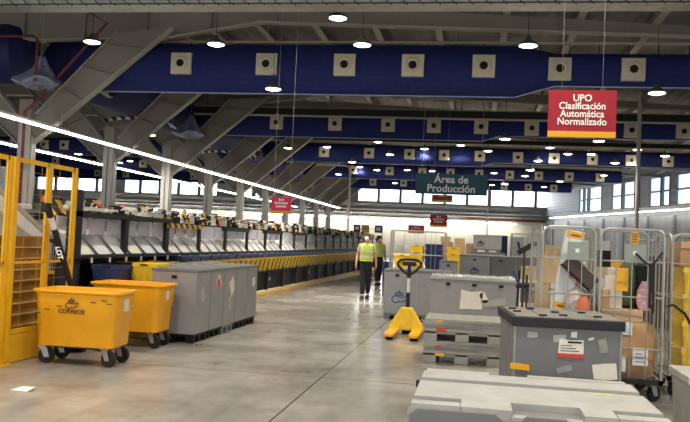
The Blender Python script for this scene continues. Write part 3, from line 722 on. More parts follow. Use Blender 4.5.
# ------------------------------------------------------------------ orange-yellow carts
def caster(parent, x, y, r=.085, turn=0.0, name='caster'):
    f = MB(); f.box(-.05, .05, -.045, .045, .185, .2, M_GALV); f.cyl((0,0,.16),(0,0,.19),.03,M_GALV,10)
    f.prism([(-.035,.18),(.035,.18),(.045+.02,r-.02),(.01,r-.02)], lambda u, v, d: (u, d, v), -.036, -.03, M_GALV)
    f.prism([(-.035,.18),(.035,.18),(.045+.02,r-.02),(.01,r-.02)], lambda u, v, d: (u, d, v), .03, .036, M_GALV)
    o = f.build(name, parent, loc=(x, y, 0), rot=(0, 0, turn))
    w = MB(); w.lathe([(r*.7,-.022),(r*.95,-.022),(r,-.014),(r,.014),(r*.95,.022),(r*.7,.022)], M_RUB, (.04,0,r), 20, 'Y'); w.lathe([(.001,-.018),(r*.7,-.02),(r*.7,.02),(.001,.018)], M_WHT if r > .08 else M_BLACK, (.04,0,r), 16, 'Y')
    w.cyl((.04,-.04,r),(.04,.04,r),.012,M_GALV,8)
    w.build('wheel', o, smooth=True)
    return o
def rrect(w, d, r, n=6):
    pts = []
    for cx, cy, a0 in ((w/2-r, d/2-r, 0), (-w/2+r, d/2-r, 90), (-w/2+r, -d/2+r, 180), (w/2-r, -d/2+r, 270)):
        for i in range(n+1):
            a = math.radians(a0+90*i/n); pts.append((cx+r*math.cos(a), cy+r*math.sin(a)))
    return pts
def loft(mb, rings, m, cap0=True, cap1=False):                # rings: list of (pts, z)
    n = len(rings[0][0]); vs = [(x, y, z) for pts, z in rings for x, y in pts]
    fs = [(i*n+j, i*n+(j+1) % n, (i+1)*n+(j+1) % n, (i+1)*n+j) for i in range(len(rings)-1) for j in range(n)]
    if cap0: fs.append(tuple(range(n-1, -1, -1)))
    if cap1: fs.append(tuple(range((len(rings)-1)*n, len(rings)*n)))
    mb.add(vs, fs, m)
def cart(label, loc, rz):
    t = thing('laundry_cart', label, 'cart', loc, rz)
    W, D = .98, .64
    o = MB()
    loft(o, [(rrect(W-.13, D-.13, .07), .205), (rrect(W-.11, D-.11, .09), .225), (rrect(W-.09, D-.09, .09), .50), (rrect(W-.07, D-.07, .09), .515), (rrect(W-.04, D-.04, .09), .775), (rrect(W, D, .09), .785), (rrect(W+.02, D+.02, .09), .80), (rrect(W+.01, D+.01, .09), .82),
             (rrect(W-.05, D-.05, .08), .822), (rrect(W-.07, D-.07, .08), .80), (rrect(W-.15, D-.15, .07), .24)], M_CART, True, True)
    o.build('tub', t, smooth=True)
    m_ = MB(); m_.box(-.40, .40, -.22, -.16, .185, .207, M_BLKMET).box(-.40, .40, .16, .22, .185, .207, M_BLKMET); m_.build('base_rail', t)
    for x in (-.38, .34):
        for y in (-.19, .19): caster(t, x, y, .09, .5 if x < 0 else -.25)
    return t
c1 = cart('orange-yellow plastic cart with black post horn lettering, nearest to the fence', (-4.29, 8.43, 0), .06)
emblem('emblem', c1, .14, M_BLKINK, (-.03, -.309, .675), (.03, 0, 0), .04)
text('lettering', 'CORREOS', .066, M_BLKINK, c1, (-.03, -.303, .59), rot=(PI/2-.05, 0, 0), bold=.001, depth=.002)
m_ = MB()
for x, z in ((-.44, .56), (-.34, .60), (.18, .70), (.30, .72), (-.2, .64), (.36, .69)): m_.box(x, x+.06, -.306, -.298, z, z+.008, M_BLKINK)
m_.each('scuff_mark', c1)
m_ = MB(); m_.box(.452, .475, -.06, .06, .60, .73, M_PAPER); m_.build('paper_label', c1)
c2 = cart('orange-yellow plastic cart standing behind the lettered one', (-4.42, 10.0, 0), .03)
m_ = MB(); m_.box(.452, .475, -.06, .03, .62, .73, M_PAPER); m_.build('paper_label', c2)
m_ = MB(); m_.box(-.03, .03, -.02, .02, 0, .30, M_BLKMET).box(-.3, .03, -.02, .02, .0, .03, M_BLKMET)
tag(m_.build('tow_bar', loc=(-4.42, 9.3, 0), rot=(0, -.15, 0)), 'short dark metal leg standing on the floor beneath the lettered cart', 'bar')
m_ = MB(); m_.add([(-.10,-.05,.004),(.08,-.07,.004),(.1,.04,.03),(-.07,.07,.012),(0,0,.035)], [(0,1,4),(1,2,4),(2,3,4),(3,0,4),(3,2,1,0)], M_PAPER)
tag(m_.build('crumpled_paper', loc=(-4.03, 6.8, 0)), 'scrap of crumpled white paper lying on the floor at lower left', 'paper')

# ------------------------------------------------------------------ crates
def crate_mesh(w, d, h, m, name='crate'):
    o = MB(); b = .012
    o.taper(-w/2, w/2, -d/2, d/2, 0, h*.82, .02, m)
    for x0, x1, y0, y1 in ((-w/2-b, w/2+b, -d/2-b, -d/2+.01), (-w/2-b, w/2+b, d/2-.01, d/2+b), (-w/2-b, -w/2+.01, -d/2, d/2), (w/2-.01, w/2+b, -d/2, d/2)):
        o.box(x0, x1, y0, y1, h*.80, h, m)
    k = 4
    for i in range(k):
        x = lerp(-w/2+.04, w/2-.04, i/(k-1)); o.box(x-.008, x+.008, -d/2-.006, -d/2+.02, h*.1, h*.82, m)
    o.box(-w*.16, w*.16, -d/2-.014, -d/2-.008, h*.86, h*.95, M_BLACK)
    return o
CR = {}
def crate(name, label, loc, w, d, h, m, rz=0, group=None, cat='crate', rx=0):
    key = (w, d, h, m.name)
    if key not in CR:
        o = crate_mesh(w, d, h, m).build(name); CR[key] = o.data; COL.objects.unlink(o); bpy.data.objects.remove(o)
    o = bpy.data.objects.new(name, CR[key]); COL.objects.link(o); o.location = loc; o.rotation_euler = (rx, 0, rz)
    return tag(o, label, cat, group)
for k in range(4):
    crate('plastic_crate', 'yellow crate %s by the machine end' % ['at the bottom of the short stack', 'second from the bottom of the short stack', 'third from the bottom of the short stack', 'topmost in the short stack'][k], (-4.60, 10.95, .262*k), .33, .5, .26, M_TRAYY, group='yellow crates stacked by the machine')

# ------------------------------------------------------------------ sorting machine
MX = -5.2
t = thing('sorting_machine', 'very long black mail sorting machine with pale chutes along the left aisle', 'sorting machine', (MX, 0, 0))
Y0, Y1, PITCH = 9.98, 46.0, 1.664
def part(mb, name, **k): return mb.build(name, t, **k)
m_ = MB(); m_.box(-1.9, .0, Y0, Y1, 0, .14, M_CREAM); m_.box(.0, .012, Y0, Y1, .05, .09, M_ORG); part(m_, 'plinth')
m_ = MB(); m_.box(-1.8, -.12, Y0, Y1, .14, .62, M_BLACK); m_.box(-1.8, -.6, Y0, Y1, .62, 1.0, M_BLACK); m_.box(-1.8, -.04, Y0, Y1, .60, .64, M_BLKMET); m_.box(-1.8,-.45,Y0,Y1,.98,1.1,M_BLKMET); part(m_, 'cabinet_body')
ys = [4160*.0004*k for k in range(6, 28)]
for i, y in enumerate(ys):
    near = y < 14
    m_ = MB(); m_.box(-.10, -.02, y-.04, y+.04, .14, .62, M_BLKMET); m_.box(-.5, -.02, y-.03, y+.03, .6, 1.0, M_BLKMET); part(m_, 'bay_post')
    m_ = MB(); w = .065 if near else .05; m_.box(-.19 if near else -.17, -.12, y-w, y+w, 1.14, 1.70 if near else 1.62, M_BLKMET); part(m_, 'chute_post')
    if i < len(ys)-1:
        m_ = MB(); m_.box(-.16, -.13, y+.15, y+PITCH-.1, .2, .56, M_BLACK)
        m_.cyl((-.13, y+.5, .4), (-.10, y+.5, .4), .05, M_PLATE if i % 3 == 0 else M_BLKMET, 12); part(m_, 'cabinet_door')
m_ = MB(); m_.box(-.24, -.08, Y0, 13.4, 1.66, 1.73, M_BLKMET); part(m_, 'top_beam')
m_ = MB(); m_.box(-.18, -.08, Y0, Y0+.16, .14, 2.02, M_BLKMET); part(m_, 'end_post')
for i in range(2, 21, 2):
    m_ = MB(); m_.box(-.24, -.1, ys[i]-.06, ys[i]+PITCH+.06, 1.58, 1.66, M_HAZ if i in (2,) else M_BLKMET); part(m_, 'top_beam')
m_ = MB(); m_.box(-.30, -.02, Y0, Y1, 1.09, 1.135, M_BLKMET); part(m_, 'chute_sill')
# chutes
n = 0; y = Y0+.1
while y < Y1-.5 and n < 66:
    m_ = MB()
    prof = [(-.10, 1.14), (-.95, 1.14), (-.95, 1.62), (-.62, 1.58), (-.42, 1.48), (-.28, 1.34)]
    m_.prism(prof, lambda u, v, d: (u, d, v), y+.50, y+.515, M_PLATE)
    m_.add([(-.44,y,1.66),(-.44,y+.5,1.66),(-.42,y+.5,1.48),(-.42,y,1.48)], [(0,1,2,3)], M_WHT)
    m_.add([(-.42,y,1.48),(-.42,y+.5,1.48),(-.12,y+.5,1.14),(-.12,y+.12,1.14)], [(0,1,2,3)], M_WHT if n % 3 else M_PAPER)
    part(m_, 'chute')
    n += 1; y += PITCH/3
for i in range(len(ys)-1):
    y = ys[i]; m_ = MB()
    for k in range(3):
        m_.box(-.215, -.21, y+.06+k*.55, y+.52+k*.55, 1.42, 1.64, M_ACRYL); m_.box(-.60, -.21, y+.53+k*.55, y+.537+k*.55, 1.4, 1.62, M_ACRYL)
    part(m_, 'acrylic_hood')
# feeder head above
m_ = MB(); m_.box(-1.7, -.70, Y0, Y1, 1.6, 1.68, M_BLKMET); m_.box(-1.5, -1.1, Y0, Y1, 1.68, 1.74, M_STEEL); part(m_, 'feeder_deck')
rnd = random.Random(4)
y = Y0+.2; i = 0
while y < Y1-.4:
    far = y > 16; x = -.45-.25*rnd.random(); m_ = MB(); zb = 1.66
    k = (0, 1, 2, 0, 3)[i % 5]
    if k == 0:
        w = .06+.03*rnd.random(); h = .16+.14*rnd.random()
        m_.box(x-.05, x+.05, y-w, y+w, zb, zb+h, M_HAZ); m_.box(x-.06, x+.06, y-w-.01, y+w+.01, zb+h, zb+h+.02, M_BLACK)
    elif k == 1:
        m_.box(x-.3, x+.1, y-.2, y+.2, zb+.02, zb+.13, M_PAPER if i % 2 else M_BLKMET); m_.cyl((x, y-.1, zb+.17), (x+.14, y+.1, zb+.17), .05, M_PLATE, 10)
    elif k == 2:
        m_.box(x-.2, x+.12, y-.09, y+.1, zb, zb+.22, M_BLKMET); m_.box(x+.12, x+.13, y-.05, y+.06, zb+.1, zb+.17, M_WHT)
    else:
        m_.box(x-.08, x, y-.16, y+.16, zb, zb+.1, M_HAZ); m_.box(x-.3, x-.1, y-.1, y+.1, zb, zb+.28, M_STEEL)
    part(m_, ['striped_block', 'motor_unit', 'control_box', 'striped_guard'][k]); i += 1; y += .36 if y < 30 else .5
y = Y0+.35; i = 0
while y < 44 and i < 90:
    m_ = MB(); x = -.26-.12*rnd.random(); h = .06+.17*rnd.random(); zb = 1.70
    mm = (M_HAZ, M_BLACK, M_PAPER, M_HAZ, M_PLATE, M_BLACK)[i % 6]; w = .05+.07*rnd.random()
    m_.box(x-.06, x+.03, y-w, y+w, zb-.02, zb+h, mm); m_.box(x-.4, x, y-.02, y+.02, zb-.04, zb, M_BLACK); m_.cyl((x, y-w, zb+h*.6), (x+.06, y+w, zb+h*.9), .018, M_PAPER if i % 2 else M_BLACK, 6)
    part(m_, ['striped_stop', 'drive_box', 'pale_cover', 'striped_stop', 'pale_cover', 'drive_box'][i % 6]); i += 1; y += .30 if y < 20 else .44
y = Y0+.5; i = 0
while y < 30 and i < 24:
    m_ = MB(); m_.cyl((-.85, y, 1.66), (-.85, y, 1.84), .015, M_BLKMET, 6); m_.lathe([(.042, 1.85), (.045, 1.90), (.03, 1.93), (.01, 1.935)], M_ORBE, (-.85, y, 0), 12); m_.cyl((-.85, y, 1.835), (-.85, y, 1.85), .05, M_BLACK, 12)
    part(m_, 'beacon'); i += 1; y += .83
m_ = MB()
for k in range(12):
    y = Y0+.4+k*.42; h = .10+.07*rnd.random()
    m_.tube([(-.40, y+.34*j/10, 1.70+h*math.sin(PI*j/10)+.02*math.sin(j)) for j in range(11)], .008, M_WHT if k % 3 else M_BLACK, 5)
part(m_, 'cable_loop')
m_ = MB(); m_.box(-.40, -.32, Y0+.2, 13.2, 1.76, 1.81, M_PAPER); part(m_, 'cable_duct')
for k in range(20):
    y = Y0+.35+k*.55
    if y > 22: break
    m_ = MB(); m_.box(-.02, .0, y-.015, y+.015, 1.03, 1.10, M_PAPER); part(m_, 'bin_tag')
for y in (12.8, 14.6, 15.7):
    m_ = MB(); m_.box(-.35, -.3, y-.05, y+.05, 1.70, 1.93, M_HAZ); part(m_, 'hazard_flag')

# trays standing in the machine
y = 11.9; k = 0
TR = None
tray = MB(); w, d, h = .35, .46, .35
tray.add([(-.02,-w/2+.03,0),(-.02,w/2-.03,0),(-d,w/2-.03,0),(-d,-w/2+.03,0),(.08,-w/2,h),(.08,w/2,h),(-d,w/2,h),(-d,-w/2,h)], [(0,1,2,3),(0,4,5,1),(1,5,6,2),(2,6,7,3),(3,7,4,0)], M_TRAYY)
tray.box(.07, .10, -w/2-.01, w/2+.01, h-.05, h, M_TRAYY)
tray.prism([(-.15,.05),(-.12,.05),(-.1,h-.04),(-.15,h-.04)], lambda u, v, dd: (dd+.0+ (v/h)*.09, u, v), .0, .012, M_TRAYY)
tray.prism([(.12,.05),(.15,.05),(.15,h-.04),(.1,h-.04)], lambda u, v, dd: (dd+.0+ (v/h)*.09, u, v), .0, .012, M_TRAYY)
tray.prism([(-.03,.0),(.03,.0),(.035,h-.05),(-.035,h-.05)], lambda u, v, dd: (dd+.0+(v/h)*.09, u, v), -.01, .004, M_DBROWN)
tray.add([(-.06,-w/2+.02,h-.06),(-.06,w/2-.02,h-.06),(-d+.03,w/2-.02,h-.06),(-d+.03,-w/2+.02,h-.06)], [(0,1,2,3)], M_PAPER)
def tagtray(name, y, kk, z, x, mesh, label, group):
    o = bpy.data.objects.new(name, mesh); COL.objects.link(o); o.location = (x, y, z); return tag(o, label, 'tray', group)
tm = None
for i in range(len(ys)-1):
    for q in range(4):
        y = ys[i]+.22+q*.408
        if y < 11.6: continue
        if tm is None:
            o = tray.build('mail_tray', bevel=0); tm = o.data; bpy.data.objects.remove(o)
        tagtray('mail_tray', y, k, .643, MX-.02, tm, 'yellow mail tray in the machine\'s lower row, %s from the near end' % nth(k), 'yellow trays along the sorting machine'); k += 1
nv = MB(); nv.taper(-.4, .10, -.24, .24, 0, .10, .02, M_TRAYB); nv.box(.09, .12, -.25, .25, .06, .10, M_TRAYB)
o = nv.build('mail_tray'); nm = o.data; bpy.data.objects.remove(o)
k = 0
for i in range(2, len(ys)-1):
    for q in range(3):
        tagtray('mail_tray', ys[i]+.31+q*.53, k, .988, MX+.02, nm, 'shallow navy tray just under the chutes, %s from the near end' % nth(k), 'navy trays under the chutes'); k += 1
crate('plastic_crate', 'navy crate under the machine sill between the cart and the yellow crates', (-5.0, 10.55, .75), .4, .5, .26, M_TRAYB, rz=.1)
crate('plastic_crate', 'navy crate hidden low beneath another navy crate', (-5.0, 10.55, .49), .4, .5, .26, M_TRAYB, rz=.1)
crate('plastic_crate', 'navy crate standing on the floor behind the second cart', (-5.0, 10.55, .0), .4, .5, .49, M_TRAYB, rz=.1)

# ------------------------------------------------------------------ tall grey boxes on pallets (left)
def tallbox(label, loc, w, d, h, rz, m=M_GREYP, latches=2, feet=M_BLACK, lidc=M_GREYD, seam=True, group=None, name='pallet_box', fh=.12):
    t = thing(name, label, 'pallet box', loc, rz, group)
    o = MB(); o.box(-w/2, w/2, -d/2, d/2, fh, h-.03, m)
    for x in (-w/2, w/2):
        for y in (-d/2, d/2):
            o.box(min(x, x-math.copysign(.03, x))-.004, max(x, x-math.copysign(.03, x))+.004, min(y, y-math.copysign(.03, y))-.004, max(y, y-math.copysign(.03, y))+.004, fh, h-.03, m)
    o.build('body', t, bevel=.008)
    if seam:
        o = MB(); o.box(-.004, .004, -d/2-.003, -d/2, fh+.02, h-.06, M_GREYL); o.build('seam', t)
    o = MB(); o.box(-w/2-.012, w/2+.012, -d/2-.012, d/2+.012, h-.035, h, lidc); o.box(-w/2+.05, w/2-.05, -d/2+.05, d/2-.05, h, h+.01, lidc); o.build('lid', t, bevel=.006)
    p = MB(); p.box(-w/2+.01, w/2-.01, -d/2+.01, d/2-.01, fh-.035, fh, feet)
    for a in (-1, 0, 1):
        for b in (-1, 0, 1):
            fx_, fy_ = a*(w/2-.075), b*(d/2-.065); p.box(fx_-.055, fx_+.055, fy_-.05, fy_+.05, 0, fh-.03, feet)
    p.build('pallet_feet', t)
    for k in range(latches):
        x = 0 if latches == 1 else lerp(-w*.3, w*.3, k/(latches-1))
        o = MB(); o.box(x-.035, x+.035, -d/2-.014, -d/2, h-.13, h-.085, M_BLACK).box(x-.02, x+.02, -d/2-.02, -d/2-.014, h-.12, h-.095, M_BLKMET); o.build('latch', t)
    return t
def sticker(parent, name, x, z, w, h, d, m, rot=0, side='F', n=5, seed=1):
    """irregular paper sticker on the front (F) or right (R) face at distance d from centre"""
    r = random.Random(seed); o = MB()
    pts = [(-w/2, -h/2), (0, -h/2+r.uniform(-.1,.1)*h), (w/2, -h/2+r.uniform(-.1,.15)*h), (w/2+r.uniform(-.08,.1)*w, h/2), (0, h/2+r.uniform(-.1,.1)*h), (-w/2+r.uniform(-.1,.1)*w, h/2+r.uniform(-.15,.1)*h)]
    c, s = math.cos(rot), math.sin(rot); pts = [(x+u*c-v*s, z+u*s+v*c) for u, v in pts]
    if side == 'F': o.prism(pts, lambda u, v, q: (u, -d-q, v), 0, .003, m)
    else: o.prism(pts, lambda u, v, q: (d+q, u, v), 0, .003, m)
    return o.build(name, parent)
labs = ['nearest of the five in the left aisle row', 'second in the left aisle row with a torn orange sticker', 'third in the left aisle row with peeling white label', 'fourth in the left aisle row', 'farthest of the five in the left aisle row']
for i in range(5):
    t = tallbox('tall grey pallet box, '+labs[i], (-4.055, 10.76+.62*i, 0), .64, .585, 1.0, 0, latches=1, feet=(M_GREYD if i == 2 else M_BLACK))
    if i == 0: sticker(t, 'torn_label', -.02, .66, .16, .2, .322, M_GREYL, .3, 'R', seed=3)
    if i == 1: sticker(t, 'torn_label', .05, .80, .17, .18, .322, M_PAPER, .6, 'R', seed=4); sticker(t, 'orange_sticker', .04, .77, .12, .13, .326, M_REDL, .5, 'R', seed=5)
    if i == 2: sticker(t, 'torn_label', .1, .70, .2, .26, .322, M_PAPER, .5, 'R', seed=6); sticker(t, 'torn_label', .0, .45, .12, .22, .322, M_GREYL, .1, 'R', seed=7)
    if i == 4: sticker(t, 'torn_label', .08, .72, .16, .14, .322, M_PAPER, .1, 'R', seed=8)
for i in range(4):
    t = tallbox('dark-topped grey pallet box in the back row beside the machine, %s of four' % ORD[i], (-4.68, 11.95+.64*i, 0), .48, .6, .985, 0, m=M_GREYD, latches=1, lidc=M_GREYD)

# ------------------------------------------------------------------ person builder
def skin_body(name, parent, joints, bones, m, sub=2, root=0, smooth=True):
    me = bpy.data.meshes.new(name); me.from_pydata([j[0] for j in joints], bones, []); me.materials.append(m)
    o = bpy.data.objects.new(name, me); COL.objects.link(o)
    o.parent = parent
    md = o.modifiers.new('s', 'SKIN'); md.use_smooth_shade = True
    if not me.skin_vertices: me.skin_vertices.new()
    for i, j in enumerate(joints):
        r = j[1]; r = (r, r) if not isinstance(r, tuple) else r
        me.skin_vertices[0].data[i].radius = r
        me.skin_vertices[0].data[i].use_root = (i == root)
    ss = o.modifiers.new('u', 'SUBSURF'); ss.levels = sub; ss.render_levels = sub
    dg = bpy.context.evaluated_depsgraph_get(); dg.update()
    nm_ = bpy.data.meshes.new_from_object(o.evaluated_get(dg)); o.modifiers.clear(); o.data = nm_
    return o
def person(label, loc, rz, stride=1.0):
    t = thing('person', label, 'person', loc, rz)
    # facing -Y; x to viewer's right
    s = stride
    J = [((0,0,.93),(.115,.085)), ((0,0,1.08),(.125,.09)), ((0,0,1.25),(.14,.095)), ((0,0,1.38),(.12,.08)), ((0,-.01,1.46),(.05,.05)), ((0,-.02,1.53),(.055,.055)),      # 0-5 spine
         ((0,-.03,1.585),(.078,.092)), ((0,-.03,1.64),(.07,.085)),                                                                                                   # 6,7 head
         ((-.16,0,1.385),(.055,.055)), ((-.235,.02,1.13),(.042,.042)), ((-.255,-.05*s,.92),(.03,.03)),                                                            # L arm 8-10
         ((.16,0,1.385),(.055,.055)), ((.23,.03,1.13),(.042,.042)), ((.255,.06*s,.91),(.03,.03)),                                                                # R arm 11-13
         ((-.07,0,.86),(.08,.08)), ((-.06,-.06*s,.48),(.06,.06)), ((-.052,-.10*s,.1),(.042,.042)), ((-.055,-.20*s,.04),(.036,.03)),
         ((.085,0,.86),(.085,.085)), ((.07,.0,.48),(.06,.06)), ((.047,.16*s,.12),(.042,.042)), ((.048,.08*s,.05),(.036,.03))]
    B = [(0,1),(1,2),(2,3),(3,4),(4,5),(5,6),(6,7),(3,8),(8,9),(9,10),(3,11),(11,12),(12,13),(0,14),(14,15),(15,16),(16,17),(0,18),(18,19),(19,20),(20,21)]
    # hands: palm + five fingers rooted in the wrist
    for w, sx in ((10, -1), (13, 1)):
        p = Vector(J[w][0]); k = len(J); pc = p+Vector((sx*.005, -.012, -.055)); J.append((tuple(pc), (.030, .018))); B.append((w, k))
        for f, (dy, ln) in enumerate(((-.030,.062),(-.010,.072),(.010,.068),(.028,.052))):
            a = len(J); J.append((tuple(pc+Vector((0, dy, -.035))), .0095)); J.append((tuple(pc+Vector((-sx*.012, dy-.004, -.035-ln*.6))), .0085)); J.append((tuple(pc+Vector((-sx*.03, dy-.006, -.035-ln))), .0075))
            B += [(k, a), (a, a+1), (a+1, a+2)]
        a = len(J); J.append((tuple(pc+Vector((-sx*.008, -.035, .01))), .011)); J.append((tuple(pc+Vector((-sx*.02, -.052, -.03))), .009)); B += [(k, a), (a, a+1)]
    skin_body('body', t, J, B, M_SKIN)
    # face
    f = MB(); f.cyl((-.032,-.118,1.61),(-.032,-.105,1.61),.011,M_WHT,10).cyl((.032,-.118,1.61),(.032,-.105,1.61),.011,M_WHT,10).cyl((-.032,-.122,1.61),(-.032,-.115,1.61),.005,M_BLACK,8).cyl((.032,-.122,1.61),(.032,-.115,1.61),.005,M_BLACK,8)
    f.build('eyes', t)
    f = MB(); f.lathe([(.002,-.15),(.025,-.144),(.045,-.125),(.054,-.095),(.052,-.07)], M_WHITE, (0,0,1.56), 18, 'Y'); f.build('face_mask', t, smooth=True)
    f = MB(); f.lathe([(.10,-.06),(.105,-.0),(.088,.05),(.05,.085),(.005,.095)], M_HAIR, (0,.012,1.62), 18, 'Z'); f.cyl((0,.06,1.62),(0,.10,1.50),.05,M_HAIR,12,.03)
    f.build('hair', t, smooth=True)
    for sx in (-1, 1):
        f = MB(); f.lathe([(.004,-.012),(.018,-.006),(.018,.006),(.004,.012)], M_SKIN, (sx*.095,-.02,1.595), 10, 'X'); f.build('ear', t, smooth=True)
    # trousers
    Jt = [((0,0,1.08),(.14,.105)), ((0,0,.9),(.15,.11))]+[((sx*.078,0,.84),(.10,.10)) for sx in (-1,1)]+[((-.064,-.06*s,.48),(.075,.08)), ((-.054,-.10*s,.1),(.06,.065)), ((.073,.0,.48),(.075,.08)), ((.048,.16*s,.13),(.06,.065))]
    skin_body('trousers', t, Jt, [(0,1),(1,2),(1,3),(2,4),(4,5),(3,6),(6,7)], M_TROU)
    # shirt sleeves
    skin_body('shirt', t, [((0,0,1.02),(.145,.105)), ((0,0,1.25),(.15,.108)), ((0,0,1.4),(.12,.085)), ((-.165,0,1.385),(.068,.068)), ((-.215,.012,1.2),(.058,.058)), ((.165,0,1.385),(.068,.068)), ((.212,.016,1.2),(.058,.058))], [(0,1),(1,2),(2,3),(3,4),(2,5),(5,6)], M_SHIRT)
    # vest: lofted shell open at neck and arms
    v = MB(); rings = []
    for z, a, b in ((.98,.178,.136),(1.1,.172,.132),(1.22,.178,.136),(1.34,.182,.134),(1.42,.15,.112),(1.445,.1,.085)):
        rings.append(([(a*math.cos(q*2*PI/24), b*math.sin(q*2*PI/24)) for q in range(24)], z))
    loft(v, rings, M_VEST, False, False); vo = v.build('vest', t, smooth=True)
    r_ = MB()
    for z in (1.06, 1.2):
        loft(r_, [([(a*math.cos(q*2*PI/24), b*math.sin(q*2*PI/24)) for q in range(24)], zz) for zz, a, b in ((z,.1815,.1395),(z+.05,.1815,.1395))], M_REFL, False, False)
    for x in (-.085, .085): r_.add([(x-.022,-.128,1.25),(x+.022,-.13,1.25),(x+.022,-.128,1.38),(x-.022,-.126,1.38),(x-.022,-.139,1.25),(x+.022,-.139,1.25),(x+.022,-.134,1.38),(x-.022,-.134,1.38)], [(4,5,6,7),(0,1,5,4),(2,3,7,6),(1,2,6,5),(0,4,7,3)], M_REFL)
    r_.build('reflective_band', vo)
    for x, y in ((-.055, -.15*s), (.048, .13*s)):
        f = MB(); loft(f, [(rrect(.1,.27,.045), 0), (rrect(.105,.275,.045), .03), (rrect(.09,.2,.04), .07), (rrect(.07,.1,.03), .1)], M_BLACK, True, True); f.build('shoe', t, loc=(x, y, 0), smooth=True)
    return t
person('person in yellow reflective vest and white mask walking along the aisle', (-2.79, 20.6, 0), .0, 1)
person('person in yellow vest half hidden behind the walking one', (-3.30, 27.5, 0), .5, .3)

# ------------------------------------------------------------------ pallet jack
t = thing('pallet_jack', 'yellow hand pallet jack with black loop handle in the aisle', 'pallet jack', (-1.08, 12.35, 0))
for x in (-.19, .19):
    f = MB(); f.taper(x-.08, x+.08, .0, 1.0, .06, .1, .0, M_CART); f.prism([(x-.08, 0), (x+.08, 0), (x+.05, -.1), (x-.05, -.1)], lambda u, v, d: (u, v, d), .05, .09, M_CART)
    o = f.build('fork', t, bevel=.006)
    f = MB(); f.cyl((x-.055, .06, .04), (x+.055, .06, .04), .04, M_RUB, 16).box(x-.08, x+.08, -.02, .12, .055, .07, M_BLKMET); f.build('fork_roller', o)
f = MB(); f.prism([(-.29, .07), (.29, .07), (.27, .16), (.09, .44), (-.09, .44), (-.27, .16)], lambda u, v, d: (u, d, v), .78, .93, M_TRAYY); f.build('body', t, bevel=.02)
f = MB(); f.cyl((-.08, 1.02, .1), (.08, 1.02, .1), .1, M_RUB, 18).box(-.05, .05, .9, 1.08, .18, .3, M_BLKMET); f.build('steering_wheel_pair', t)
f = MB(); f.cyl((0, .98, .36), (0, .98, .68), .032, M_BLKMET, 12); f.build('lower_shaft', t)
f = MB(); f.cyl((0, .98, .66), (0, .98, .92), .026, M_WHT, 12); f.build('white_shaft', t)
f = MB(); f.cyl((0, .98, .92), (0, .98, 1.02), .035, M_BLKMET, 12).box(-.11, .11, .94, 1.02, 1.12, 1.19, M_BLKMET).cyl((0, .98, 1.0), (0, .98, 1.15), .03, M_BLKMET, 10); f.build('control_head', t, bevel=.008)
f = MB(); f.tube([(0, .98, .96), (-.1, .98, 1.03), (-.185, .98, 1.12), (-.19, .98, 1.17), (-.15, .98, 1.21), (-.06, .98, 1.225), (.06, .98, 1.225), (.15, .98, 1.21), (.19, .98, 1.17), (.185, .98, 1.12), (.1, .98, 1.03)], .022, M_BLKMET, 8, True); f.build('loop_handle', t, smooth=True)

# ------------------------------------------------------------------ grey containers in the middle
t = tallbox('grey pallet box with blue crowned horn emblem behind the pallet jack', (-1.10, 16.1, 0), 1.28, 1.1, .97, 0, latches=2, feet=M_GREYD)
emblem('emblem', t, .30, M_BLUEINK, (-.33, -.552, .44), (0, 0, 0), .034)
sticker(t, 'torn_label', .28, .66, .12, .12, .553, M_GREYL, .4, seed=9); o = MB(); o.box(-.4, .28, -.556, -.552, .665, .672, M_GREYL); o.build('strap', t)
t = tallbox('wide film-wrapped grey container behind the folded pallet stack', (.0, 13.75, 0), 1.42, 1.1, .97, 0, latches=3, feet=M_GREYD, lidc=M_GREYL)
sticker(t, 'white_paper', -.05, .62, .36, .30, .553, M_PAPER, .02, seed=10); sticker(t, 'torn_film', .33, .60, .36, .12, .553, M_GREYL, .15, seed=12); sticker(t, 'torn_label', .16, .67, .09, .16, .553, M_PAPER, .5, seed=13)
o = MB()
rr = random.Random(3); gx = 24
vs_ = []; 
for iy in range(5):
    for ix in range(gx+1): vs_.append((lerp(-.725, .725, ix/gx), lerp(-.57, .57, iy/4), .985+rr.uniform(0, .022)))
o.add(vs_, [(iy*(gx+1)+ix, iy*(gx+1)+ix+1, (iy+1)*(gx+1)+ix+1, (iy+1)*(gx+1)+ix) for iy in range(4) for ix in range(gx)], M_CLEAR); o.build('stretch_film', t)
# rows of grey boxes behind
tallbox('large dark grey container behind the film-wrapped one, farther right', (.98, 20.6, 0), 1.22, 1.1, 1.27, 0, m=M_GREYD, latches=2)
t = tallbox('medium grey container between the wrapped box and the dark one', (-.02, 20.4, 0), .72, 1.0, 1.27, 0, m=M_GREYP, latches=1)
emblem('emblem', t, .2, M_BLUEINK, (.0, -.502, .9), (0, 0, 0), .06)
tallbox('small grey container left of the medium one, behind the wrapped box', (-.62, 19.2, 0), .4, .8, 1.12, 0, m=M_GREYP, latches=1)
tb = tallbox('grey container on the floor under the far stacked box', (.35, 24.6, 0), 1.0, 1.0, 1.32, 0, m=M_GREYP, latches=1)
t = tallbox('grey box with dark emblem stacked highest behind the containers', (.33, 24.5, 1.342), .82, .8, .49, 0, m=M_GREYP, latches=0, feet=M_GREYD, fh=.08, lidc=M_GREYP)
emblem('emblem', t, .2, M_BLKINK, (-.2, -.402, .24), (0, 0, 0), .06)
tallbox('grey container under the brown cartons, left of the far stack', (-.75, 24.6, 0), .95, 1.0, 1.2, 0, m=M_GREYD, latches=1)

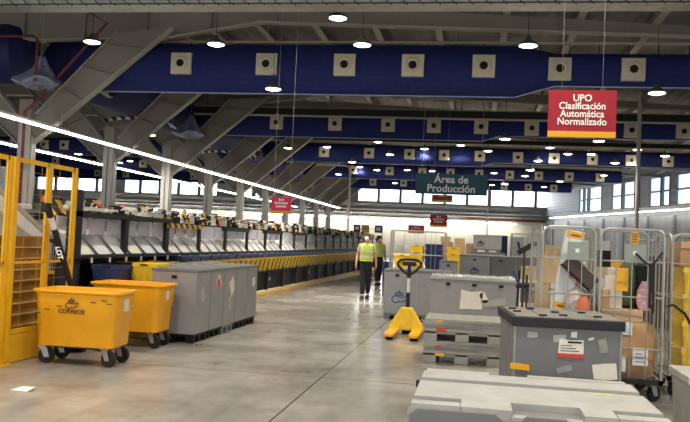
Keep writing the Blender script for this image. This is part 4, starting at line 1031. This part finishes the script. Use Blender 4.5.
def carton(label, loc, w, d, h, rz=0, m=M_CARD, rx=0, ry=0, tape=True, bulge=0, group=None):
    t = thing('cardboard_box', label, 'box', loc, rz, group, rx, ry)
    o = MB()
    if bulge:
        rings = []
        for q, z in ((-.02, 0), (.0, .02), (bulge*.7, .3*h), (bulge, .55*h), (bulge*.7, .88*h), (-.005, h*.97), (-.03, h*1.0)):
            rings.append((rrect(w+q*2, d+q*2, .05), z))
        loft(o, rings, m, True, True); o.build('body', t, smooth=True)
    else:
        o.box(-w/2, w/2, -d/2, d/2, 0, h, m); o.build('body', t, bevel=.006)
    if tape:
        o = MB(); e = .002+ (bulge if bulge else 0)
        o.box(-.025, .025, -d/2-.002, d/2+.002, h, h+.002, M_CARDL)
        if not bulge: o.box(-.025, .025, -d/2-.003, -d/2, h*.7, h, M_CARDL)
        o.build('tape', t)
    return t
for i, (x, z, w, h) in enumerate([(-.5, 1.222, .34, .28), (-.16, 1.222, .28, .34), (-.5, 1.504, .30, .20), (-.86, 1.222, .34, .36), (-.92, 1.584, .28, .16)]):
    carton('brown carton %s on the grey container left of the far stacked box' % ['lower middle', 'at the right end', 'upper middle', 'lower left', 'small upper left'][i], (x, 24.5, z), w, .4, h, 0, M_CARD if i % 2 else M_CARDL)

def stack(x, y, n, w, d, h, m, lab, group, z0=.0, rz=0):
    for k in range(n):
        crate('plastic_crate', '%s, %s' % (lab, 'lowest' if k == 0 else ('topmost' if k == n-1 else nth(k)+' from the floor')), (x, y, z0+k*(h+.004)), w, d, h, m, rz, group)
stack(-.60, 22.3, 8, .36, .5, .176, M_TRAYY, 'yellow crate in the right-hand yellow stack beyond the containers', 'yellow crates, right-hand far stack')
stack(-1.14, 22.3, 9, .46, .5, .164, M_TRAYB, 'navy crate in the tall blue stack beyond the containers', 'navy crates in the tall far stack')
stack(-1.60, 22.3, 8, .34, .5, .178, M_TRAYY, 'yellow crate in the middle yellow stack beside the blue stack', 'yellow crates, middle far stack')
stack(-2.05, 22.9, 6, .42, .5, .19, M_TRAYY, 'yellow crate in the left low stack inside the far wire cage', 'yellow crates, left far stack')
crate('plastic_crate', 'single navy crate standing at far left of the yellow stacks', (-2.42, 22.2, 0), .2, .45, .95, M_TRAYB)

# ------------------------------------------------------------------ wire roll cages
def cage(label, loc, rz, w, d, h, nw=3, plate=True, caster_on=True, bars=(.53, 1.05, 1.41), wheels=M_RUB):
    t = thing('roll_cage', label, 'roll cage', loc, rz)
    r = .0125
    b = MB(); b.box(-w/2, w/2, -d/2, -d/2+.05, .175, .225, M_BLKMET).box(-w/2, w/2, d/2-.05, d/2, .175, .225, M_BLKMET).box(-w/2, -w/2+.05, -d/2, d/2, .175, .225, M_GALVM).box(w/2-.05, w/2, -d/2, d/2, .175, .225, M_GALVM)
    for k in range(5): y = lerp(-d/2+.1, d/2-.1, k/4); b.box(-w/2, w/2, y-.02, y+.02, .2, .222, M_GALVM)
    b.build('base_frame', t, bevel=.004)
    def panel(name, A, B_, full=True, rc=.09, nv=nw, thick=r, cross=bars):
        A = Vector(A); B_ = Vector(B_); u = (B_-A).normalized(); L = (B_-A).length
        P = lambda s, z: tuple(A+u*s+Vector((0, 0, z)))
        o = MB(); pts = [P(0, .22)]
        for k in range(7): a = math.radians(180-90*k/6); pts.append(P(rc+rc*math.cos(a), h-rc+rc*math.sin(a)))
        for k in range(7): a = math.radians(90-90*k/6); pts.append(P(L-rc+rc*math.cos(a), h-rc+rc*math.sin(a)))
        pts.append(P(L, .22)); o.tube(pts, thick, M_GALVM, 8)
        for z in cross: o.tube([P(0, z), P(L, z)], thick*.62, M_GALVM, 6)
        for k in range(nv): s = L*(k+1)/(nv+1); o.tube([P(s, .22), P(s, h)], .0055, M_GALVM, 6)
        o.build(name, t, smooth=True)
    e = .02
    panel('front_panel', (-w/2+e, -d/2+e, 0), (w/2-e, -d/2+e, 0), nv=3)
    panel('back_panel', (-w/2+e, d/2-e, 0), (w/2-e, d/2-e, 0), nv=4)
    panel('side_panel', (-w/2+e, -d/2+e*2.5, 0), (-w/2+e, d/2-e*2.5, 0), rc=.14)
    panel('side_panel', (w/2-e, -d/2+e*2.5, 0), (w/2-e, d/2-e*2.5, 0), rc=.14)
    if caster_on:
        for x in (-w/2+.06, w/2-.10):
            for y in (-d/2+.08, d/2-.08): caster(t, x, y, .078, .6)
    if plate:
        o = MB(); o.box(-.02+PS, .19+PS, -d/2-.005, -d/2+.002, bars[2]-.01, bars[2]+.18, M_SIGNPL); o.build('sign_plate', t, bevel=.004)
        o = MB(); o.box(.06+PS, .10+PS, -d/2-.008, -d/2-.005, bars[2]+.07, bars[2]+.11, M_WHT); o.build('plate_label', t)
    return t
PS = 0
cg1 = cage('galvanised roll cage holding the long taped white carton', (.925, 8.97, 0), .07, .58, .84, 1.74)
PS = -.06
cg2 = cage('galvanised roll cage holding the big labelled brown carton', (1.58, 8.95, 0), 0, .66, .84, 1.74)
o = MB(); loft(o, [([(.055*math.cos(q*PI/9), .08*math.sin(q*PI/9)+0) for q in range(18)], 0), ([(.055*math.cos(q*PI/9), .08*math.sin(q*PI/9)) for q in range(18)], .004)], M_MUST, True, True)
for k in range(4): o.box(-.03, .03, -.045+.025*k, -.035+.025*k, .004, .006, M_DBROWN)
o.build('yellow_notice', cg2, loc=(.01, -.43, 1.655), rot=(PI/2, 0, 0)).scale = (.85, 1, 1)
cg3 = cage('galvanised roll cage at the right edge with yellow crates', (2.42, 9.35, 0), 0, .76, .84, 1.72, plate=False)
# contents of cage 1
def tilted(name, label, cat, loc, w, d, h, m, ry=0, rx=0, rz=0, bevel=.006):
    o = MB(); o.box(-w/2, w/2, -d/2, d/2, 0, h, m); q = o.build(name, bevel=bevel, loc=loc, rot=(rx, ry, rz)); return tag(q, label, cat) if label else q
t = thing('long_carton', 'long white carton with yellow printed tape leaning in the roll cage', 'box', (.85, 8.84, .50), 0, None, 0, .16)
o = MB(); o.box(-.095, .095, -.09, .09, 0, 1.22, M_WHT); o.build('body', t, bevel=.006)
for z in (.38, .72, 1.14):
    o = MB(); o.box(-.092, .092, -.093, -.09, z, z+.07 if z != .72 else z+.14, M_ORG) if z != .72 else o.box(-.0, .07, -.093, -.09, z, z+.15, M_ORG); o.box(-.05 if z != .72 else .015, .05, -.095, -.093, z+.025, z+.04, M_DBROWN); o.build('yellow_tape', t)
t = thing('flat_case', 'dark brown shallow case lying aslant across the first roll cage', 'case', (.945, 8.70, 1.40), 0, None, 0, 2.30)
o = MB(); o.box(-.07, .07, -.09, .09, 0, .38, M_DBROWN); o.build('body', t, bevel=.008)
o = MB(); o.box(.07, .082, -.095, .095, -.005, .385, M_BLACK).box(-.082, -.07, -.095, .095, -.005, .385, M_CARDL); o.build('rim', t)
tilted('white_bar', 'white bar slanting beside the dark brown case', 'bar', (1.0, 8.86, 1.47), .05, .06, .24, M_WHT, ry=2.30)
o = MB(); o.lathe([(.02,0),(.10,.01),(.135,.09),(.12,.2),(.09,.27),(.05,.31),(.01,.325)], M_BUBBLE, (0,0,0), 18)
q = tag(o.build('bubble_wrapped_parcel', smooth=True, loc=(1.07, 8.74, .80)), 'crumpled bubble-wrapped parcel in the first roll cage', 'parcel')
o = MB(); o.lathe([(.01,0),(.055,.01),(.075,.08),(.065,.18),(.03,.24),(.01,.245)], M_ORANGE, (0,0,0), 14)
tag(o.build('orange_sack', smooth=True, loc=(1.12, 8.62, .80)), 'small orange sack beside the bubble-wrapped parcel', 'sack')
carton('wide flat brown carton under the bubble-wrapped parcel', (.92, 8.95, .226), .44, .6, .27, 0, M_CARD)
carton('light brown carton on top of the wide flat one in the first cage', (1.05, 8.78, .50), .24, .34, .29, .0, M_CARDL)
carton('upright cream carton at the back of the first cage', (.74, 9.2, .50), .14, .24, .62, .0, M_CARDL)
carton('cream carton at the back right of the first cage', (1.10, 9.2, .50), .2, .2, .55, .0, M_PAPER)
for i, (x, y, zz, w, d, h, m) in enumerate([(.80, 9.22, 1.13, .22, .2, .3, M_CARDL), (1.08, 9.22, 1.06, .2, .2, .26, M_CARD)]):
    carton('%s carton high at the back of the first roll cage' % ['pale', 'brown'][i], (x, y, zz), w, d, h, 0, m)
# contents of cage 2
t = carton('big bulging brown carton with white shipping labels in the second cage', (1.575, 8.93, .226), .52, .60, .56, 0, M_CARD, bulge=.025)
def lab(parent, x, z, w, h, d):
    o = MB(); o.box(x-w/2, x+w/2, -d-.003, -d, z-h/2, z+h/2, M_WHT)
    for k in range(3): o.box(x-w*.35, x+w*(.3-.1*k), -d-.0045, -d-.003, z-h*.3+k*h*.22, z-h*.26+k*h*.22, M_BLKINK)
    o.build('shipping_label', parent)
lab(t, -.03, .50, .13, .13, .331); lab(t, .12, .22, .15, .18, .331); lab(t, -.10, .14, .16, .16, .331)
carton('flat brown carton lying on the big bulging one', (1.50, 8.9, .79), .42, .5, .12, .05, M_CARDL)
carton('narrow carton with red print standing at the left of the second cage', (1.34, 8.74, .91), .10, .2, .2, 0, M_CARD)
tilted('padded_envelope', 'yellow and white padded envelope standing in the second cage', 'envelope', (1.44, 8.78, .912), .18, .04, .34, M_PAPER, rx=-.06)
tilted('padded_envelope', 'small bright yellow envelope in front of the white one', 'envelope', (1.51, 8.68, 1.1), .12, .02, .24, M_ORG, rx=-.06)
o = MB(); o.lathe([(.03,0),(.11,.03),(.12,.2),(.10,.38),(.05,.48),(.01,.5)], M_GREENB, (0,0,0), 14)
tag(o.build('green_sack', smooth=True, loc=(1.62, 9.05, .912)), 'dull green sack standing in the middle of the second cage', 'sack')
tilted('black_case', 'black case leaning at the right of the green sack', 'case', (1.74, 9.0, .912), .10, .2, .46, M_BLACK, ry=.03)
o = MB(); loft(o, [(rrect(.10,.08,.03), 0), (rrect(.15,.11,.04), .08), (rrect(.14,.10,.04), .2), (rrect(.05,.03,.01), .30)], M_PINK, True, True)
tag(o.build('patterned_parcel', smooth=True, loc=(1.74, 8.72, .912)), 'pink patterned parcel at the right side of the second cage', 'parcel')
carton('white carton with grey print at the back of the second cage', (1.40, 9.2, .912), .22, .2, .42, 0, M_PAPER)
carton('brown carton at the back of the second cage', (1.78, 9.22, .912), .2, .18, .3, 0, M_CARD)
tilted('yellow_folder', 'golden folder standing upright at the back of the second cage', 'folder', (1.58, 9.26, .912), .2, .06, .5, M_ORG)
tilted('black_case', 'black box on the white carton in the second cage', 'case', (1.38, 9.2, 1.335), .16, .16, .18, M_BLACK)
# two flat straps tied between cages
o = MB(); o.tube([(1.60, 8.50, 1.50), (1.68, 8.49, 1.42), (1.745, 8.49, 1.38), (1.80, 8.49, 1.43), (1.86, 8.50, 1.52)], .012, M_BLKMET, 6); o.tube([(1.745, 8.49, 1.38), (1.75, 8.49, .95)], .016, M_BLKMET, 6); o.tube([(1.78, 8.50, 1.40), (1.785, 8.50, .9)], .012, M_BLKMET, 6)
tag(o.build('hanging_strap', smooth=True), 'black straps knotted on the front of the second roll cage', 'strap')
o = MB(); o.tube([(1.92, 8.5, .98), (1.97, 8.47, 1.0), (2.08, 8.46, .92), (2.2, 8.5, .72), (2.3, 8.6, .5), (2.34, 8.7, .25)], .014, M_BLKMET, 6)
tag(o.build('hanging_strap', smooth=True), 'black strap arching across the yellow crates at the right edge', 'strap')
# cage 3 contents
def ycol(x, y, n, h, lab, z0=.226):
    for k in range(n):
        crate('plastic_crate', lab % ('lowest' if k == 0 else ('topmost' if k == n-1 else nth(k)+' from the bottom')), (x, y, z0+k*(h+.003)), .52, .56, h, M_TRAYY, 0, 'yellow crates in the right-hand cage')
ycol(2.47, 9.33, 4, .285, 'large yellow crate in the right-hand roll cage, %s')
t = carton('long brown carton with a black swoosh lying on the yellow crates', (2.45, 9.3, 1.383), .58, .5, .19, 0, M_CARD)
o = MB(); o.tube([(-.13+.026*k, -.253, .145-.05*math.sin(.9*k/10*PI*.5)-.003*k) for k in range(11)], .008, M_BLACK, 6); o.build('swoosh_mark', t)
carton('thin pale carton on top of the swoosh carton', (2.45, 9.3, 1.575), .56, .42, .07, .02, M_CARDL)
# grey crate corner bottom right
t = thing('plastic_tote', 'pale grey tote with a red label at the lower right corner', 'crate', (1.86, 6.75, 0))
o = MB(); o.taper(-.22, .22, -.3, .3, 0, .54, .03, M_GREYL); o.build('body', t, bevel=.012)
o = MB(); o.box(-.24, .24, -.32, .32, .52, .585, M_GREYL); o.build('rim', t, bevel=.01)
sticker(t, 'red_label', -.12, .38, .12, .10, .298, M_REDL, 0, seed=20); sticker(t, 'white_label', -.10, .30, .16, .08, .297, M_PAPER, 0, seed=21)
# thin wire frames and items farther back
t = cage('empty tall wire cage standing among the crate stacks far behind', (-1.50, 21.3, 0), 0, 1.46, .8, 1.82, plate=False, caster_on=True, bars=(.6, 1.2, 1.5))
t = cage('distant wire cage left of the first full roll cage', (1.5, 25, 0), 0, .9, .8, 1.93, plate=False, bars=(.6, 1.2, 1.5))
cage('distant wire cage seen through the second roll cage', (4.4, 22.0, 0), 0, .9, .8, 1.85, plate=False, bars=(.6, 1.2, 1.5))
cage('distant wire cage seen through the third roll cage', (5.9, 22.0, 0), 0, .9, .8, 1.85, plate=False, bars=(.6, 1.2, 1.5))
def cabinet(label, x, y, w, d, h, m, m2=None, z=0):
    t = thing('cabinet', label, 'cabinet', (x, y, z)); o = MB(); o.box(-w/2, w/2, -d/2, d/2, 0.0, h, m); o.build('body', t, bevel=.01)
    o = MB(); o.box(-w/2+.04, w/2-.04, -d/2-.02, -d/2, .06, h-.06, m2 or m); o.build('door', t, bevel=.006)
    o = MB(); o.box(w/2-.12, w/2-.09, -d/2-.05, -d/2-.02, h*.5, h*.5+.14, M_BLACK); o.build('door_handle', t)
    return t
cabinet('narrow navy cabinet in the far background behind the containers', .98, 30, .3, .5, 1.92, M_TRAYB)
cabinet('pale grey cabinet with navy edge in the far background', 1.5, 30, .5, .5, 1.9, M_WHT, M_PLATE)
cabinet('cream cabinet behind the tripod straps, left of the first cage', 1.78, 18, .5, .5, 1.15, M_PAPER)
cabinet('tall white cabinet seen between the two roll cages', 2.75, 19.5, .6, .5, 1.75, M_WHT)
cabinet('tan cabinet far behind the first roll cage', 2.05, 21, .6, .5, 1.6, M_CARDL)
cabinet('dark cabinet far behind the second roll cage', 3.6, 17.5, .8, .5, 1.45, M_DBROWN)
cabinet('grey cabinet far behind the third roll cage', 5.2, 19.5, .9, .5, 1.6, M_GREYD)
# strapped black stand left of the first cage
t = thing('strapped_stand', 'black metal stand with crossed straps left of the first roll cage', 'stand', (.64, 10.9, 0))
for k, x in enumerate((-.09, -.02, .04)):
    o = MB(); o.cyl((x+(.0, .01, .02)[k], 0, 0), (x+(.03, .02, 0)[k], 0, (1.2, 1.45, 1.15)[k]), .016, (M_BLKMET, M_DBROWN, M_DBROWN)[k], 8); o.build('leg', t)
o = MB(); o.box(-.13, .15, -.02, .02, -.035, .035, M_BLKMET); o.build('top_bar', t, loc=(.02, -.02, 1.50), rot=(0, -.55, 0), bevel=.01)
o = MB(); o.box(-.12, .14, -.02, .02, -.022, .022, M_BLKMET); o.build('cross_bar', t, loc=(.02, -.03, 1.0), rot=(0, -.12, 0), bevel=.008)
o = MB(); o.tube([(-.14, -.03, 1.18), (-.08, -.03, 1.05), (0, -.04, .99), (.1, -.03, .93)], .014, M_BLUEINK, 6); o.build('strap', t)
o = MB(); o.tube([(-.09, 0, 1.58), (-.07, 0, 1.5), (-.0, 0, 1.44)], .016, M_BLKMET, 6); o.build('hook', t)
carton('ribbed light carton standing on a shelf left of the first cage', (.80, 12.2, 1.03), .24, .25, .2, 0, M_CARDL)
t = thing('shelf_unit', 'low cream shelf unit behind the black stand', 'shelf', (1.0, 12.2, 0))
for z in (.3, .65, 1.0):
    o = MB(); o.box(-.36, .36, -.2, .2, z, z+.03, M_PAPER); o.build('shelf_board', t)
for x in (-.35, .35):
    for y in (-.19, .19): o = MB(); o.box(x-.015, x+.015, y-.015, y+.015, 0, 1.03, M_PAPER); o.build('upright', t)

# ------------------------------------------------------------------ folded pallet boxes (stack of two)
def folded(label, loc, rz, flip):
    t = thing('folded_pallet_box', label, 'folded pallet box', loc, rz); W, D = .98, .9
    o = MB(); o.box(-W/2, W/2, -D/2, D/2, .12, .165, M_GREYW).box(-W/2+.01, W/2-.01, -D/2+.01, D/2-.01, .165, .275, M_GREYW)
    o.box(-W/2, W/2, -D/2, D/2, .20, .235, M_GREYW); o.box(-W/2+.3, W/2, -D/2-.012, -D/2, .235, .25, M_GREYD); o.box(-W/2+.02, W/2-.3, -D/2-.008, -D/2, .17, .185, M_GREYD)
    o.build('folded_sleeve', t, bevel=.006)
    o = MB()
    for a in (-1, 0, 1):
        for b in (-1, 0, 1): o.box(a*(W/2-.09)-.085, a*(W/2-.09)+.085, b*(D/2-.09)-.08, b*(D/2-.09)+.08, 0, .12, M_GREYW)
    o.box(-W/2, W/2, -D/2+.01, D/2-.01, .09, .122, M_GREYW)
    o.build('pallet_feet', t, bevel=.006)
    z1, z2 = (.24, .18) if not flip else (.2, .14)
    sticker(t, 'yellow_label' if not flip else 'red_label', -.29, z1+.01, .09, .022, D/2+.001, M_ORG if not flip else M_REDL, .05, seed=31)
    sticker(t, 'red_label' if not flip else 'yellow_label', -.27, z2-.03, .12, .035, D/2+.006, M_REDL if not flip else M_ORG, .0, seed=32)
    return t
folded('weathered grey folded pallet box at the bottom of the pair', (-.13, 10.7, 0), 0, True)
folded('weathered grey folded pallet box on top of the pair', (-.13, 10.7, .277), 0, False)

# ------------------------------------------------------------------ grey crate with black lid
t = thing('lidded_container', 'grey plastic container with thick black lid and several stickers', 'container', (.765, 7.69, 0), .09)
W, D, H = .90, 1.04, .845
o = MB(); o.box(-W/2, W/2, -D/2, D/2, .08, H, M_GREYD)
for x in (-W/2, W/2): o.box(x-.012, x+.012, -D/2-.008, D/2+.008, .08, H, M_GREYL) if False else o.box(x-.012, x+.012, -D/2-.008, -D/2+.03, .08, H, M_GREYP)
o.box(-W/2-.008, W/2+.008, -D/2-.008, -D/2+.02, .08, .14, M_GREYP); o.box(-W/2-.01, -W/2+.01, -.02, .02, .1, H, M_GREYP); o.box(-W/2-.008, -W/2, -D/2, D/2, .1, .16, M_GREYP)
o.build('body', t, bevel=.007)
o = MB()
for a in (-1, 0, 1):
    for b in (-1, 1): o.box(a*.36-.08, a*.36+.08, b*.4-.08, b*.4+.08, 0, .08, M_GREYD)
o.build('pallet_feet', t)
o = MB(); o.box(-W/2-.03, W/2+.03, -D/2-.03, D/2+.03, H-.02, H+.06, M_BLKMET); lid = o.build('lid', t, bevel=.008)
o = MB()
for k in range(4): x0 = -W/2+.01+k*.23; o.box(x0, x0+.22, -D/2, D/2, H+.06, H+.068, M_LIDB)
o.build('lid_board', lid, bevel=.003)
for x, y in ((-.38,-.1),(-.38,.22),(-.2,-.42),(-.02,.0),(.0,-.3),(.3,-.3),(.25,.12),(-.2,.3)):
    o = MB(); o.box(x-.035, x+.035, y-.02, y+.02, H+.066, H+.082, M_BLACK); o.build('lid_clip', lid, bevel=.004)
F = D/2+.001
sticker(t, 'yellow_strip', -.40, .475, .17, .05, D/2+.009, M_ORG, -.06, seed=41)
sticker(t, 'white_label', .03, .665, .22, .13, F+.002, M_PAPER, .0, seed=42)
o = MB(); o.box(-.08, .14, -F-.008, -F-.004, .575, .61, M_REDL); 
for k in range(3): o.box(-.06, .10-.03*k, -F-.007, -F-.003, .63+k*.022, .636+k*.022, M_BLKINK)
o.box(.0, .12, -F-.008, -F-.004, .70, .716, M_BLACK); o.build('label_print', t)
sticker(t, 'white_label', -.30, .755, .09, .045, F, M_GREYL, .0, seed=43); sticker(t, 'white_label', -.07, .735, .1, .07, F, M_GREYL, .0, seed=44); sticker(t, 'white_label', .05, .775, .05, .05, F+.004, M_WHT, 0, seed=48)
sticker(t, 'cream_paper', .33, .475, .20, .14, F, M_PAPER, .02, seed=45); sticker(t, 'scuff_patch', -.02, .47, .12, .05, F, M_GREYP, .3, seed=46); sticker(t, 'scuff_patch', .30, .69, .07, .12, F, M_GREYW, .2, seed=47)
sticker(t, 'scuff_patch', .2, .745, .05, .02, F, M_PAPER, .3, seed=51); sticker(t, 'scuff_patch', -.27, .33, .03, .03, F, M_PAPER, .3, seed=52)

# ------------------------------------------------------------------ foreground folded box
t = thing('folded_pallet_box', 'large scuffed light grey folded box with notched top, nearest the camera', 'folded pallet box', (.43, 5.98, 0), .0)
W, D = 1.66, 1.5
o = MB(); o.box(-W/2+.02, W/2-.02, -D/2+.02, D/2-.02, .12, .42, M_GREYD); o.build('body', t, bevel=.01)
top = MB(); zt = .46
def slab(x0, x1, y0, y1, z0=.415, z1=zt, m=M_GREYL): top.box(x0, x1, y0, y1, z0, z1, m)
slab(-W/2, W/2, -D/2, D/2, .36, .405, M_GREYW)
slab(-W/2+.02, W/2-.02, -D/2+.26, D/2-.60, .40, .468); slab(-W/2+.02, W/2-.02, D/2-.46, D/2-.12, .40, .468)
slab(-W/2+.04, -.28, D/2-.13, D/2, .40, .468); slab(.02, W/2-.05, D/2-.10, D/2, .40, .468) 
slab(-.22, .0, D/2-.09, D/2-.0, .40, .425)
slab(-W/2+.34, -.16, -D/2, -D/2+.27, .40, .468); slab(.28, W/2-.34, -D/2, -D/2+.27, .40, .468)
slab(-W/2+.02, -W/2+.34, -D/2, -D/2+.14, .40, .468); slab(-.18, .30, -D/2, -D/2+.10, .40, .425); slab(W/2-.34, W/2-.02, -D/2, -D/2+.14, .40, .468)
top.build('top_cover', t, bevel=.006)
o = MB()
for a, b in ((-W/2+.02, -.22), (-.12, .22), (.32, W/2-.02)):
    o.prism([(a, .2), (b, .2), (b, .40), (b-.05, .44), (a+.05, .44), (a, .40)], lambda u, v, d: (u, d, v), -D/2-.025, -D/2+.02, M_GREYD)
o.build('front_flap', t, bevel=.005)
o = MB()
for a in (-1, 0, 1):
    for b in (-1, 0, 1): o.box(a*(W/2-.12)-.1, a*(W/2-.12)+.1, b*(D/2-.1)-.09, b*(D/2-.1)+.09, 0, .13, M_GREYD)
o.build('pallet_feet', t)
o = MB(); o.box(-W/2-.02, -W/2+.01, D/2-.42, D/2-.36, .38, .43, M_BLACK); o.build('strap_end', t)
o = MB(); o.prism([(-.1,-.02),(.1,-.015),(.1,.02),(-.09,.015)], lambda u, v, d: (.5+u, .1+v, d), .468, .470, MATS['yellow_chalk'] if 'yellow_chalk' in MATS else mat('yellow_chalk', (206,198,120), .8, var=.2, scale=20)); o.build('yellow_writing', t)
# ------------------------------------------------------------------ camera
cam = bpy.data.cameras.new('camera'); cam.sensor_width = 36; cam.lens = 800/690*36; cam.clip_end = 300; cam.clip_start = .05
co = bpy.data.objects.new('camera', cam); COL.objects.link(co); scene.camera = co
fy = Vector((131, -35, -800)).normalized(); tt = Vector((1, -.045, 0)); fz = tt.cross(fy).normalized(); fx = fy.cross(fz)
Mx = Matrix((fx, fy, fz)).to_4x4(); Mx.translation = Vector((0, 0, 1.5)); co.matrix_world = Mx
# ------------------------------------------------------------------ light
def area(name, loc, rot, sx, sy, power, color=(1, .97, .92)):
    l = bpy.data.lights.new(name, 'AREA'); l.shape = 'RECTANGLE'; l.size = sx; l.size_y = sy; l.energy = power; l.color = color
    o = bpy.data.objects.new(name, l); COL.objects.link(o); o.location = loc; o.rotation_euler = rot
    return o
# daylight through the far and right windows
area('window_daylight', (-2.5, 84.3, 6.6), (-PI/2, 0, 0), 20, 1.7, 700, (.9, .95, 1))
area('window_daylight', (-36, 84.3, 6.6), (-PI/2, 0, 0), 26, 1.7, 500, (.9, .95, 1))
w = bpy.data.worlds.new('world'); scene.world = w; w.use_nodes = True
bg = w.node_tree.nodes['Background']; bg.inputs['Color'].default_value = (.94, .96, 1, 1); bg.inputs['Strength'].default_value = 1.0
vs = scene.view_settings; scene.display_settings.display_device = 'sRGB'
vs.view_transform = 'Standard'; vs.look = 'None'; vs.exposure = 0.42; vs.gamma = 1; vs.use_curve_mapping = False
